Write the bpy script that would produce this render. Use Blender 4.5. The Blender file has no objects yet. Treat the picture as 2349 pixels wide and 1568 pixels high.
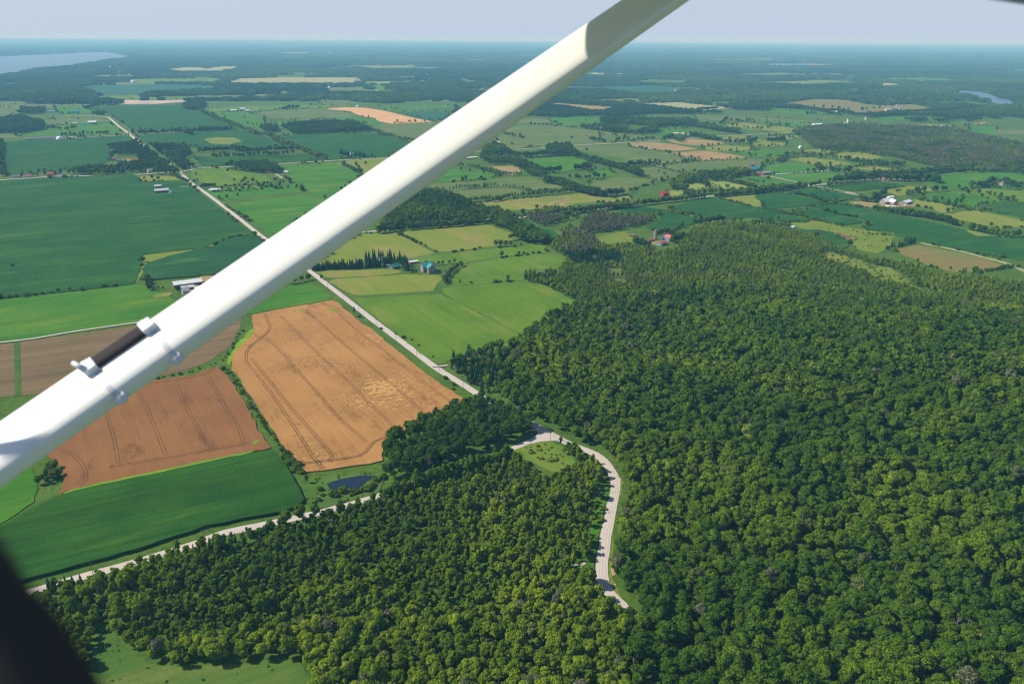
import bpy, bmesh, math, random
import numpy as np
from mathutils import Vector, Matrix, geometry, noise as mnoise
R = math.radians
rng = np.random.default_rng(7); random.seed(7)
SC = bpy.context.scene

# ------------------------------------------------------------------ camera
CAMH = 280.0; FPX = 1850.0; PITCH = 20.72; ROLL = 0.37          # FPX: focal length when the picture is 2349 wide
cam_d = bpy.data.cameras.new('camera'); cam = bpy.data.objects.new('camera', cam_d); SC.collection.objects.link(cam)
cam_d.sensor_width = 36; cam_d.lens = FPX / 2349 * 36; cam_d.clip_start = 0.02; cam_d.clip_end = 200000
MC = Matrix.Translation((0, 0, CAMH)) @ Matrix.Rotation(R(90 - PITCH), 4, 'X') @ Matrix.Rotation(R(ROLL), 4, 'Z')
cam.matrix_world = MC; SC.camera = cam
cam_d.dof.use_dof = True; cam_d.dof.focus_distance = 600; cam_d.dof.aperture_fstop = 5.0

# ------------------------------------------------------------------ world, sun
SUN_EL, SUN_AZ = 42.0, 6.0                                       # azimuth: degrees the sun stands beyond due left of the view
w = bpy.data.worlds.new('World'); SC.world = w; w.use_nodes = True
nt = w.node_tree; bg = nt.nodes['Background']
sky = nt.nodes.new('ShaderNodeTexSky'); sky.sky_type = 'NISHITA'; sky.sun_disc = False
sky.sun_elevation = R(SUN_EL); sky.sun_rotation = R(-90 + SUN_AZ); sky.altitude = 280
sky.air_density = 1.0; sky.dust_density = 0.6; sky.ozone_density = 3.0
hs = nt.nodes.new('ShaderNodeMix'); hs.data_type = 'RGBA'; hs.blend_type = 'MULTIPLY'; hs.inputs[0].default_value = 1
hs.inputs[7].default_value = (0.98, 0.98, 1.04, 1); nt.links.new(sky.outputs[0], hs.inputs[6])
tcw = nt.nodes.new('ShaderNodeTexCoord'); sx = nt.nodes.new('ShaderNodeSeparateXYZ'); nt.links.new(tcw.outputs['Generated'], sx.inputs[0])
mr = nt.nodes.new('ShaderNodeMapRange'); mr.interpolation_type = 'SMOOTHSTEP'; mr.inputs[1].default_value = -0.05; mr.inputs[2].default_value = 0.30; nt.links.new(sx.outputs[2], mr.inputs[0])
hm_ = nt.nodes.new('ShaderNodeMix'); hm_.data_type = 'RGBA'; hm_.inputs[6].default_value = (4.45, 5.3, 6.6, 1)          # milky summer air low in the sky
nt.links.new(mr.outputs[0], hm_.inputs[0]); nt.links.new(hs.outputs[2], hm_.inputs[7]); nt.links.new(hm_.outputs[2], bg.inputs[0]); bg.inputs[1].default_value = 0.10
sd = bpy.data.lights.new('sun', 'SUN'); sd.energy = 5.0; sd.angle = R(0.5); sd.color = (1.0, 0.95, 0.86)
sun = bpy.data.objects.new('sun', sd); SC.collection.objects.link(sun)
SV = Vector((-math.cos(R(SUN_AZ)) * math.cos(R(SUN_EL)), math.sin(R(SUN_AZ)) * math.cos(R(SUN_EL)), math.sin(R(SUN_EL))))
sun.rotation_euler = SV.to_track_quat('Z', 'Y').to_euler()
SC.view_settings.view_transform = 'Standard'; SC.view_settings.look = 'None'; SC.view_settings.exposure = 0.25; SC.view_settings.gamma = 1
SC.cycles.volume_bounces = 1; SC.cycles.max_bounces = 6; SC.cycles.diffuse_bounces = 3
SC.cycles.use_denoising = True; SC.cycles.denoising_prefilter = 'NONE'; SC.cycles.filter_width = 1.3

# ------------------------------------------------------------------ helpers
REG = dict(D=(0, 0, 1), R1=(0, 57.3, 4), R2=(458.8, 57.3, 4), R3=(1032.3, 57.3, 4), R4=(1376.4, 57.3, 4), R5=(1761.8, 57.3, 4),
           S1=(0, 391.7, 4), S2=(587.3, 449, 4), S3=(860.2, 391.7, 4), S4=(1319, 391.7, 4), S5=(1761.8, 391.7, 4),
           S6=(0, 688.2, 4), S7=(458.8, 688.2, 4), T1=(975, 745.5, 4), T2=(0, 1032.3, 4), T3=(516.1, 1032.3, 4),
           T4=(1032.3, 1089.6, 4), T5=(1761.8, 1089.6, 4), T6=(0, 1176.2, 4))       # survey sheets of the traced map
M3 = np.array(MC.to_3x3()); CP = np.array(MC.translation)
def sheet(reg, pts):
    ox, oy, s = REG[reg]; p = np.asarray(pts, float).reshape(-1, 2); return np.c_[ox + p[:, 0] / s, oy + p[:, 1] / s]
def to_ground(p):                                                # bearings from the camera station to metres on the ground
    p = np.asarray(p, float).reshape(-1, 2)
    d = np.c_[(p[:, 0] - 1174.5) / FPX, -(p[:, 1] - 784) / FPX, -np.ones(len(p))] @ M3.T
    d[:, 2] = np.minimum(d[:, 2], -0.004 * np.hypot(d[:, 0], d[:, 1])); t = -CAMH / d[:, 2]; return (CP + d * t[:, None])[:, :2]
def G(reg, *a): return to_ground(sheet(reg, a))
def project(P):                                                  # where a world point shows, and its depth
    q = (np.asarray(P, float).reshape(-1, 3) - CP) @ M3; z = -q[:, 2]; zz = np.where(z > 1, z, 1)
    return np.c_[1174.5 + q[:, 0] / zz * FPX, 784 - q[:, 1] / zz * FPX, z]
def hill(x, y):
    g = 27 * np.exp(-((x - 350) / 135) ** 2 / 2 - ((y - 610) / 150) ** 2 / 2) + 16 * np.exp(-((x - 560) / 150) ** 2 / 2 - ((y - 640) / 120) ** 2 / 2)
    return np.maximum(0, g - 3.5)
def inside(pts, poly):
    x, y = pts[:, 0], pts[:, 1]; r = np.zeros(len(pts), bool); n = len(poly)
    lo, hi = poly.min(0), poly.max(0); c = np.nonzero((x >= lo[0]) & (x <= hi[0]) & (y >= lo[1]) & (y <= hi[1]))[0]
    if not len(c): return r
    X, Y = x[c], y[c]; q = np.zeros(len(c), bool)
    for i in range(n):
        x0, y0 = poly[i]; x1, y1 = poly[(i + 1) % n]
        if y0 != y1: q ^= ((y0 > Y) != (y1 > Y)) & (X < (x1 - x0) * (Y - y0) / (y1 - y0) + x0)
    r[c] = q; return r
def near_line(pts, line, wid):
    r = np.zeros(len(pts), bool)
    for a, b in zip(line[:-1], line[1:]):
        d = b - a; L = d @ d + 1e-9; t = np.clip(((pts - a) @ d) / L, 0, 1); r |= np.hypot(*(pts - a - t[:, None] * d).T) < wid
    return r
def resample(line, step):
    out = [line[0]]
    for a, b in zip(line[:-1], line[1:]):
        n = max(1, int(np.hypot(*(b - a)) / step)); out += [a + (b - a) * k / n for k in range(1, n + 1)]
    return np.array(out)
def smooth(line, step):                                          # Catmull-Rom through the traced points
    P = np.vstack([2 * line[0] - line[1], line, 2 * line[-1] - line[-2]]); out = []
    for i in range(1, len(P) - 2):
        n = max(2, int(np.hypot(*(P[i + 1] - P[i])) / step))
        for k in range(n):
            t = k / n; a, b, c, d = P[i - 1:i + 3]
            out.append(0.5 * (2 * b + (c - a) * t + (2 * a - 5 * b + 4 * c - d) * t * t + (3 * b - a - 3 * c + d) * t ** 3))
    return np.array(out + [P[-2]])
def link(o, parent=None):
    SC.collection.objects.link(o)
    if parent: o.parent = parent
    return o
def tag(o, label=None, cat=None, group=None, kind=None):
    for k, v in (('label', label), ('category', cat), ('group', group), ('kind', kind)):
        if v: o[k] = v
    return o
def mesh(name, V, F, mats, fm=None, smooth_=False):
    me = bpy.data.meshes.new(name); me.from_pydata([tuple(map(float, v)) for v in V], [], [tuple(int(i) for i in f) for f in F])
    for m in (mats if isinstance(mats, (list, tuple)) else [mats]): me.materials.append(m)
    if fm is not None: me.polygons.foreach_set('material_index', np.asarray(fm, np.int32))
    if smooth_: me.polygons.foreach_set('use_smooth', np.ones(len(me.polygons), bool))
    me.update(); return me
def obj(name, V, F, mats, parent=None, fm=None, smooth_=False): return link(bpy.data.objects.new(name, mesh(name, V, F, mats, fm, smooth_)), parent)
def empty(name, loc, rz=0):
    o = bpy.data.objects.new(name, None); o.location = loc; o.rotation_euler = (0, 0, rz); o.empty_display_size = 0.1; return link(o)
class MB:                                                        # collects shapes into one mesh
    def __init__(s): s.v = []; s.f = []
    def add(s, V, F): n = len(s.v); s.v += [tuple(v) for v in V]; s.f += [tuple(i + n for i in f) for f in F]; return s
    def box(s, x0, x1, y0, y1, z0, z1):
        return s.add([(x, y, z) for z in (z0, z1) for x, y in ((x0, y0), (x1, y0), (x1, y1), (x0, y1))],
                     [(3, 2, 1, 0), (4, 5, 6, 7), (0, 1, 5, 4), (1, 2, 6, 5), (2, 3, 7, 6), (3, 0, 4, 7)])
    def tube(s, pts, rad, n=8):
        pts = [Vector(p) for p in pts]; rad = rad if isinstance(rad, (list, tuple)) else [rad] * len(pts); V = []; F = []
        for i, p in enumerate(pts):
            d = (pts[min(i + 1, len(pts) - 1)] - pts[max(i - 1, 0)]).normalized()
            u = d.cross(Vector((0.3, 0.5, 0.81))).normalized(); v = d.cross(u)
            V += [p + (u * math.cos(2 * math.pi * k / n) + v * math.sin(2 * math.pi * k / n)) * rad[i] for k in range(n)]
        for i in range(len(pts) - 1):
            for k in range(n): F.append((i * n + k, i * n + (k + 1) % n, (i + 1) * n + (k + 1) % n, (i + 1) * n + k))
        F += [tuple(range(n))[::-1], tuple(range((len(pts) - 1) * n, len(pts) * n))]
        return s.add(V, F)
    def lathe(s, prof, n=20, c=(0, 0)):
        V = [(c[0] + r * math.cos(2 * math.pi * k / n), c[1] + r * math.sin(2 * math.pi * k / n), z) for r, z in prof for k in range(n)]
        F = [(i * n + k, i * n + (k + 1) % n, (i + 1) * n + (k + 1) % n, (i + 1) * n + k) for i in range(len(prof) - 1) for k in range(n)]
        return s.add(V, F + [tuple(range(n))[::-1], tuple(range((len(prof) - 1) * n, len(prof) * n))])
    def build(s, name, mat, parent=None, smooth_=False): return obj(name, s.v, s.f, mat, parent, None, smooth_)

# ------------------------------------------------------------------ materials
def newmat(name, rough=0.9, spec=0.2):
    m = bpy.data.materials.new(name); m.use_nodes = True; b = m.node_tree.nodes['Principled BSDF']
    b.inputs['Roughness'].default_value = rough; b.inputs['Specular IOR Level'].default_value = spec; return m, m.node_tree, b
def N(t, kind, **kw):
    n = t.nodes.new('ShaderNode' + kind)
    for k, v in kw.items():
        if k in n.inputs.keys(): n.inputs[k].default_value = v
        else: setattr(n, k, v)
    return n
def math_(t, op, a, b=None, c=None):
    n = N(t, 'Math', operation=op)
    for i, v in enumerate((a, b, c)):
        if v is None: continue
        if isinstance(v, (int, float)): n.inputs[i].default_value = v
        else: t.links.new(v, n.inputs[i])
    return n.outputs[0]
def mix_(t, fac, a, b, mode='MIX'):
    n = N(t, 'Mix', data_type='RGBA', blend_type=mode)
    for i, v in ((0, fac), (6, a), (7, b)):
        if isinstance(v, (int, float)): n.inputs[i].default_value = v
        elif isinstance(v, tuple): n.inputs[i].default_value = v if len(v) == 4 else (*v, 1)
        else: t.links.new(v, n.inputs[i])
    return n.outputs[2]
def noise_(t, scale, detail=4, rough=0.55, stretch=None, rot=0, dist=0):
    g = N(t, 'NewGeometry'); src = g.outputs['Position']
    if stretch or rot:
        r = N(t, 'Mapping', vector_type='POINT'); r.inputs['Rotation'].default_value = (0, 0, -rot); t.links.new(src, r.inputs[0])
        m = N(t, 'Mapping', vector_type='POINT'); m.inputs['Scale'].default_value = (*(stretch or (1, 1)), 1); t.links.new(r.outputs[0], m.inputs[0]); src = m.outputs[0]
    n = N(t, 'TexNoise', Scale=scale, Detail=detail, Roughness=rough, Distortion=dist); t.links.new(src, n.inputs['Vector']); return n.outputs['Fac']
def rampf(t, fac, lo, hi):
    n = N(t, 'MapRange', interpolation_type='SMOOTHSTEP'); n.inputs[1].default_value = lo; n.inputs[2].default_value = hi; t.links.new(fac, n.inputs[0]); return n.outputs[0]
def bump_(t, b, h, dist, s=1.0):
    n = N(t, 'Bump', Strength=s, Distance=dist); t.links.new(h, n.inputs['Height']); t.links.new(n.outputs[0], b.inputs['Normal'])
def field_mat(name, c, c2, c3=None, rot=0.0, row=0.35, big=0.012, fine=0.9, bump=0.35, thr=(0.5, 0.68), rowscale=0.25):
    # large soft patches, cultivation streaks along the drilling direction, fine leafy grain
    m, t, b = newmat(name, 0.95, 0.05)
    a = rampf(t, noise_(t, big, 4, 0.6), 0.38, 0.62)
    col = mix_(t, a, c, c2)
    if c3: col = mix_(t, rampf(t, noise_(t, big * 1.9, 5, 0.65, (0.35, 1.0), rot), *thr), col, c3)
    st = noise_(t, rowscale, 3, 0.6, (0.02, 1.0), rot)
    st2 = noise_(t, 0.06, 3, 0.6, (0.05, 1.0), rot)
    v = math_(t, 'ADD', math_(t, 'MULTIPLY', math_(t, 'SUBTRACT', st, 0.5), row * 2.4), math_(t, 'MULTIPLY', math_(t, 'SUBTRACT', st2, 0.5), row * 1.6))
    gr = noise_(t, fine, 5, 0.7)
    v = math_(t, 'ADD', v, math_(t, 'MULTIPLY', math_(t, 'SUBTRACT', gr, 0.5), 0.7))
    v = math_(t, 'ADD', v, 1.0)
    cc = N(t, 'CombineColor'); [t.links.new(v, cc.inputs[i]) for i in range(3)]
    col = mix_(t, 1.0, col, cc.outputs[0], 'MULTIPLY')
    t.links.new(col, b.inputs['Base Color']); bump_(t, b, gr, bump, 0.8); return m
A0 = G('S2', 1472, 1455, 660, 820); MAIN = math.atan2(*(A0[1] - A0[0])[::-1])          # bearing of the straight road
CR = G('R3', 560, 1145, 1600, 1080); CROSS = math.atan2(*(CR[1] - CR[0])[::-1])       # bearing of the cross roads
FM = {}
def fmats():
    k = dict(
        corn=((.019, .074, .008), (.030, .096, .009), (.060, .135, .011)), cornlight=((.016, .075, .022), (.022, .090, .022), (.05, .13, .02)),
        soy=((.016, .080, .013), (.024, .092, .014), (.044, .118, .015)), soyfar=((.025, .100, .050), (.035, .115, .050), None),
        bright=((.042, .150, .010), (.060, .168, .011), (.10, .19, .014)), grass=((.082, .165, .010), (.108, .190, .013), (.15, .20, .03)),
        hay=((.155, .205, .022), (.180, .212, .030), (.24, .21, .055)), haylight=((.19, .26, .05), (.21, .26, .06), (.26, .24, .08)),
        pasture=((.085, .140, .030), (.115, .155, .036), (.16, .165, .05)), tan=((.30, .215, .085), (.25, .20, .075), (.36, .22, .10)),
        brown=((.17, .118, .055), (.145, .105, .048), (.20, .14, .075)), brownpast=((.145, .165, .042), (.185, .155, .045), (.24, .150, .055)),
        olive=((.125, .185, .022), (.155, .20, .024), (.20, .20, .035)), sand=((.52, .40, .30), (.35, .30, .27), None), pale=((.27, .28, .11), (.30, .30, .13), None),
        verge=((.055, .120, .018), (.080, .145, .022), (.14, .17, .035)), lime=((.16, .30, .012), (.12, .26, .015), None))
    for n, (a, b_, c) in k.items():
        kw = dict(rot=CROSS + 0.03, row=0.22)
        if n in ('corn', 'cornlight'): kw = dict(rot=CROSS, row=0.50, fine=0.7, bump=1.0, thr=(0.50, 0.72))
        if n in ('grass', 'hay'): kw = dict(rot=MAIN, row=0.17)
        if n in ('soy', 'bright', 'soyfar'): kw = dict(rot=CROSS + .02, row=0.34, thr=(.48, .70))
        if n in ('brown', 'tan'): kw = dict(rot=CROSS, row=0.4)
        FM[n] = field_mat(n, a, b_, c, **kw)
fmats()
LODGE = G('S7', 2060, 900)[0]
def wheat_mat(name, c, c2, lod):
    m, t, b = newmat(name, 0.95, 0.05)
    col = mix_(t, rampf(t, noise_(t, 0.016, 4), 0.35, 0.65), c, c2)
    col = mix_(t, rampf(t, noise_(t, 0.05, 6, 0.75, (0.3, 1), MAIN), 0.54, 0.70), col, tuple(x * 0.66 for x in c))
    h1 = noise_(t, 0.27, 5, 0.70, (0.8, 1.0), CROSS, 0.6); area = noise_(t, 0.013, 3, 0.5)
    hm = math_(t, 'ADD', h1, math_(t, 'MULTIPLY', math_(t, 'SUBTRACT', area, 0.5), 0.8))
    gp = N(t, 'NewGeometry'); vd = N(t, 'VectorMath', operation='DISTANCE'); vd.inputs[1].default_value = (*LODGE, 0); t.links.new(gp.outputs['Position'], vd.inputs[0])
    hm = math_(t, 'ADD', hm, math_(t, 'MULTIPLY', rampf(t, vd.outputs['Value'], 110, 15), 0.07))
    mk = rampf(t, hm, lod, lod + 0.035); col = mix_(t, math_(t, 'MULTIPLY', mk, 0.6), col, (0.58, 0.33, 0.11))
    ed = math_(t, 'MULTIPLY', rampf(t, hm, lod - 0.022, lod), math_(t, 'SUBTRACT', 1.0, mk))  # rim mask: shadow edge of the lodged patches, painted into the colour
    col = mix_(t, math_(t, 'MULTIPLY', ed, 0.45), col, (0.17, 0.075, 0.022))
    gr = noise_(t, 0.9, 5, 0.75); st = noise_(t, 0.5, 3, 0.6, (0.02, 1), MAIN)
    v = math_(t, 'ADD', math_(t, 'MULTIPLY', gr, 0.75), math_(t, 'ADD', math_(t, 'MULTIPLY', st, 0.35), 0.45))
    cc = N(t, 'CombineColor'); [t.links.new(v, cc.inputs[i]) for i in range(3)]
    t.links.new(mix_(t, 1.0, col, cc.outputs[0], 'MULTIPLY'), b.inputs['Base Color'])
    bump_(t, b, math_(t, 'SUBTRACT', math_(t, 'MULTIPLY', gr, 0.3), mk), 1.0, 0.9); return m
FM['wheat'] = wheat_mat('ripe_wheat', (.34, .170, .052), (.40, .205, .064), 0.61)
FM['wheatred'] = wheat_mat('ripe_wheat_brown', (.22, .098, .034), (.255, .118, .040), 0.85)
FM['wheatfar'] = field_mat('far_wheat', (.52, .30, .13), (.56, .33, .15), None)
def simple(name, c, var=0.15, scale=1.0, rough=0.8, spec=0.2, metal=0.0, bump=0.0):
    m, t, b = newmat(name, rough, spec); b.inputs['Metallic'].default_value = metal
    tc = N(t, 'TexCoord'); n = N(t, 'TexNoise', Scale=scale, Detail=5, Roughness=0.65); t.links.new(tc.outputs['Object'], n.inputs['Vector'])
    t.links.new(mix_(t, n.outputs['Fac'], tuple(x * (1 - var) for x in c), tuple(min(1, x * (1 + var)) for x in c)), b.inputs['Base Color'])
    if bump: bump_(t, b, n.outputs['Fac'], bump)
    return m
def gravel_mat():
    m, t, b = newmat('pale_gravel', 0.95, 0.1)
    col = mix_(t, noise_(t, 0.12, 5, 0.6), (.50, .43, .36), (.62, .55, .47)); col = mix_(t, rampf(t, noise_(t, 1.3, 5, 0.7), 0.4, 0.8), col, (.42, .36, .30))
    uv = N(t, 'UVMap'); sp = N(t, 'SeparateXYZ'); t.links.new(uv.outputs[0], sp.inputs[0])
    wv = N(t, 'Math', operation='SINE'); t.links.new(math_(t, 'MULTIPLY', sp.outputs[0], 25.0), wv.inputs[0])      # wheel tracks along the road
    tr = math_(t, 'MULTIPLY', math_(t, 'ADD', wv.outputs[0], 1.0), 0.26)
    col = mix_(t, tr, col, (.36, .31, .26)); t.links.new(col, b.inputs['Base Color']); bump_(t, b, noise_(t, 2.0, 4, 0.7), 0.08); return m
GRAVEL = gravel_mat()
WOODGREY = simple('weathered_timber', (.16, .13, .115), 0.35, 1.5, 0.9); POSTM = simple('pole_timber', (.17, .13, .10), 0.25, 3, 0.9)
GALV = simple('galvanised_steel', (.42, .43, .43), 0.15, 3, 0.5, 0.5, 0.6); CONCRETE = simple('concrete_silo', (.48, .42, .38), 0.2, 1.2)
COL = dict(white=(.80, .79, .77), offwhite=(.62, .61, .58), grey=(.36, .37, .38), slate=(.14, .16, .19), teal=(.045, .27, .26), red=(.48, .05, .045), rust=(.32, .12, .08),
           brownw=(.12, .09, .075), blue=(.20, .33, .42), tealp=(.12, .36, .36), brick=(.35, .17, .12), pinkw=(.42, .30, .28), dark=(.06, .06, .065), cream=(.60, .53, .42), redw=(.42, .05, .05), greyw=(.25, .23, .22))
PM = {k: simple('paint_' + k, v, 0.14, 0.5, 0.6, 0.3) for k, v in COL.items()}
PM['dark'] = simple('dark_opening', COL['dark'], 0.2, 1)
def roof_mat(name, c):                                          # ribbed sheet metal
    m, t, b = newmat('roof_' + name, 0.5, 0.4); tc = N(t, 'TexCoord')
    n = N(t, 'TexNoise', Scale=0.6, Detail=5); t.links.new(tc.outputs['Object'], n.inputs['Vector'])
    wv = N(t, 'TexWave', Scale=1.3, wave_type='BANDS', bands_direction='X'); t.links.new(tc.outputs['Object'], wv.inputs['Vector'])
    f = math_(t, 'ADD', math_(t, 'MULTIPLY', n.outputs['Fac'], 0.75), math_(t, 'MULTIPLY', wv.outputs['Fac'], 0.25))
    t.links.new(mix_(t, f, tuple(x * 0.72 for x in c), tuple(min(.9, x * 1.1) for x in c)), b.inputs['Base Color']); bump_(t, b, wv.outputs['Fac'], 0.04); return m
RM = {k: roof_mat(k, v) for k, v in COL.items()}
def water_mat(name, c, rough=0.12):
    m, t, b = newmat(name, rough, 0.5); b.inputs['Base Color'].default_value = (*c, 1); b.inputs['IOR'].default_value = 1.33; bump_(t, b, noise_(t, 0.5, 4, 0.6), 0.08, 0.5); return m
POND = water_mat('pond_water', (.012, .022, .035), 0.08); LAKE = water_mat('lake_water', (.06, .12, .17), 0.3)

def leaf_mat(name, stops, trans=0.0):
    m, t, b = newmat(name, 0.85, 0.04)
    at = N(t, 'Attribute', attribute_type='INSTANCER', attribute_name='tint'); rp = N(t, 'ValToRGB'); cr = rp.color_ramp
    cr.elements[0].position = stops[0][0]; cr.elements[0].color = (*stops[0][1], 1); cr.elements[1].position = stops[-1][0]; cr.elements[1].color = (*stops[-1][1], 1)
    for p, c in stops[1:-1]: e = cr.elements.new(p); e.color = (*c, 1)
    t.links.new(at.outputs['Fac'], rp.inputs[0])
    lf = N(t, 'Attribute', attribute_type='GEOMETRY', attribute_name='leafv')
    v = math_(t, 'ADD', math_(t, 'MULTIPLY', lf.outputs['Fac'], 1.0), 0.64)
    cc = N(t, 'CombineColor'); [t.links.new(v, cc.inputs[i]) for i in range(3)]
    col = mix_(t, 1.0, rp.outputs[0], cc.outputs[0], 'MULTIPLY'); t.links.new(col, b.inputs['Base Color'])
    if trans:
        tr = N(t, 'BsdfTranslucent'); t.links.new(col, tr.inputs['Color']); ms = N(t, 'MixShader', Fac=trans); t.links.new(b.outputs[0], ms.inputs[1]); t.links.new(tr.outputs[0], ms.inputs[2])
        t.links.new(ms.outputs[0], t.nodes['Material Output'].inputs['Surface'])
    return m
LEAF = leaf_mat('broadleaf_foliage', [(0, (.032, .084, .009)), (.3, (.070, .138, .008)), (.55, (.124, .196, .009)), (.75, (.180, .260, .012)), (.86, (.27, .34, .015)), (.9, (.12, .15, .05)), (1, (.17, .155, .10))], 0.30)
NEEDLE = leaf_mat('conifer_needles', [(0, (.010, .050, .018)), (.5, (.020, .075, .022)), (1, (.040, .10, .030))], 0.08)
BARK = simple('grey_bark', (.16, .13, .105), 0.3, 4, 0.95); DEAD = simple('dead_wood', (.26, .22, .19), 0.25, 4, 0.95)

# ------------------------------------------------------------------ tree prototypes (unit trees in metres; crown and trunk as two meshes)
def leaves(C, n, s, Nrm, spread=0.65):
    k = len(C); nr = Nrm + rng.normal(0, spread, (k, 3)); nr /= np.linalg.norm(nr, axis=1)[:, None]
    u = np.cross(nr, rng.normal(0, 1, (k, 3))); u /= np.linalg.norm(u, axis=1)[:, None]; v = np.cross(nr, u)
    s = (s * rng.uniform(0.6, 1.35, k))[:, None]; return np.stack([C - u * s - v * s * .6, C + u * s - v * s * .75, C + u * s * .8 + v * s * .7, C - u * s * .7 + v * s * .8], 1)
def quads_mesh(name, Q, mat, core=None):
    k = len(Q); V = Q.reshape(-1, 3); F = np.arange(4 * k).reshape(-1, 4).tolist(); V = V.tolist()
    if core: n = len(V); V += core[0]; F += [[i + n for i in f] for f in core[1]]
    me = mesh(name, V, F, mat); at = me.attributes.new('leafv', 'FLOAT', 'FACE')
    val = np.r_[rng.uniform(0, 1, k), np.full(len(F) - k, 0.25)].astype(np.float32); at.data.foreach_set('value', val); return me
def ico(c, r, sub=1):
    bm = bmesh.new(); bmesh.ops.create_icosphere(bm, subdivisions=sub, radius=1)
    V = [[c[i] + v.co[i] * r[i] for i in range(3)] for v in bm.verts]; F = [[v.index for v in f.verts] for f in bm.faces]; bm.free(); return V, F
def lobes(rad, ht, base, nl, up=0.25):
    L = []
    for i in range(nl):
        z = rng.uniform(-0.55, 1); a = i * 2.399 + rng.normal(0, .4); r = math.sqrt(max(0, 1 - z * z)) * rng.uniform(.55, .8)
        L.append((rad * r * math.cos(a), rad * r * math.sin(a), base + ht / 2 + ht / 2 * z * 0.72, rad * rng.uniform(.30, .46)))
    return L
def crown(name, rad, ht, base, nl, nleaf, s, mat=None):
    C = []; Nn = []
    cz = base + ht / 2
    for x, y, z, r in lobes(rad, ht, base, nl):
        d = rng.normal(0, 1, (nleaf, 3)); d /= np.linalg.norm(d, axis=1)[:, None]; d[:, 2] = np.where(d[:, 2] < -.3, -d[:, 2], d[:, 2])
        p = np.array((x, y, z)) + d * r * rng.uniform(.72, 1.08, (nleaf, 1)) * np.array((1, 1, .85)); C.append(p)
        o = p - np.array((0, 0, cz - ht * .2)); o /= np.linalg.norm(o, axis=1)[:, None] + 1e-6; Nn.append(d * .75 + o * .5)
    C = np.vstack(C); Nn = np.vstack(Nn)
    return quads_mesh(name, leaves(C, 0, s, Nn), mat or LEAF, ico((0, 0, cz - ht * .06), (rad * .66, rad * .66, ht * .36), 1))
def conifer(name, rad, ht, tiers, per, s):
    C = []; Nn = []
    for i in range(tiers):
        t = i / (tiers - 1); z = ht * (0.10 + .88 * t); r = rad * (1 - t) ** .85 + .12
        k = max(5, int(per * (1 - t * .8))); a = rng.uniform(0, 2 * math.pi, k); q = r * np.sqrt(rng.uniform(.15, 1, k))
        C.append(np.c_[q * np.cos(a), q * np.sin(a), z - q * .35 + rng.normal(0, .15, k)]); Nn.append(np.c_[np.cos(a) * .7, np.sin(a) * .7, np.full(k, .6)])
    bm = MB().lathe([(rad * .55, ht * .1), (rad * .28, ht * .55), (.05, ht * .95)], 7)
    return quads_mesh(name, leaves(np.vstack(C), 0, s, np.vstack(Nn), .45), NEEDLE, ([list(v) for v in bm.v], [list(f) for f in bm.f]))
def trunk(name, ht, r, top, nb=5, reach=2.0, mat=None, deep=False):
    b = MB().tube([(0, 0, -.8), (.05, 0, ht * .4), (.0, .1, top)], [r, r * .75, r * .3], 6)
    for i in range(nb):
        a = i * 2.4; z = ht * (.35 + .5 * i / nb); l = reach * random.uniform(.7, 1.1); e = Vector((math.cos(a) * l, math.sin(a) * l, z + l * .8))
        b.tube([(0, 0, z), e * .5 + Vector((0, 0, z * .45)), e], [r * .45, r * .3, r * .1], 4)
        if deep:
            for k in range(4):
                q = Vector((random.uniform(-1, 1), random.uniform(-1, 1), random.uniform(.2, 1.2))) * l * .45; m = e * random.uniform(.6, 1) + Vector((0, 0, z * .12)); b.tube([m, m + q * .6, m + q], [r * .2, r * .13, r * .05], 3)
    return mesh(name, b.v, b.f, mat or BARK)
BL = [crown('crown', r, h, b, nl, 78, .36) for r, h, b, nl in ((3.9, 8.5, 5.5, 17), (4.4, 8, 6, 20), (3.4, 9, 5, 16), (4.1, 7.5, 5.5, 18), (3.7, 9.5, 5.2, 20), (4.6, 9, 5.5, 22))]
YG = [crown('crown', r, h, b, nl, 60, .30) for r, h, b, nl in ((2.1, 8, 1.6, 13), (1.8, 8.6, 1.4, 13), (2.4, 7.4, 1.4, 14), (1.9, 9.2, 1.8, 14))]
BU = [crown('foliage', r, h, b, nl, 45, .27) for r, h, b, nl in ((2.2, 3.2, -.3, 9), (1.7, 2.6, -.3, 8), (2.7, 3.0, -.4, 11))]
CN = [conifer('crown', r, h, 19, 62, .34) for r, h in ((2.4, 14), (2.1, 15.5), (2.8, 13))]
HG = [crown('crown', r, h, b, nl, 74, .36) for r, h, b, nl in ((4.0, 9.5, 1.6, 20), (4.5, 10, 1.3, 22), (3.5, 10.5, 1.5, 19), (4.2, 8.5, 1.2, 19))]
TB = trunk('trunk', 9, .28, 11, 6, 2.6); TY = trunk('trunk', 5, .13, 7, 4, 1.0); TC = trunk('trunk', 8, .2, 12, 0)
DT = [trunk('dead_tree', 11, .26, 13, 9, 3.4, DEAD, True), trunk('dead_tree', 9, .22, 12, 8, 2.8, DEAD, True)]
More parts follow.
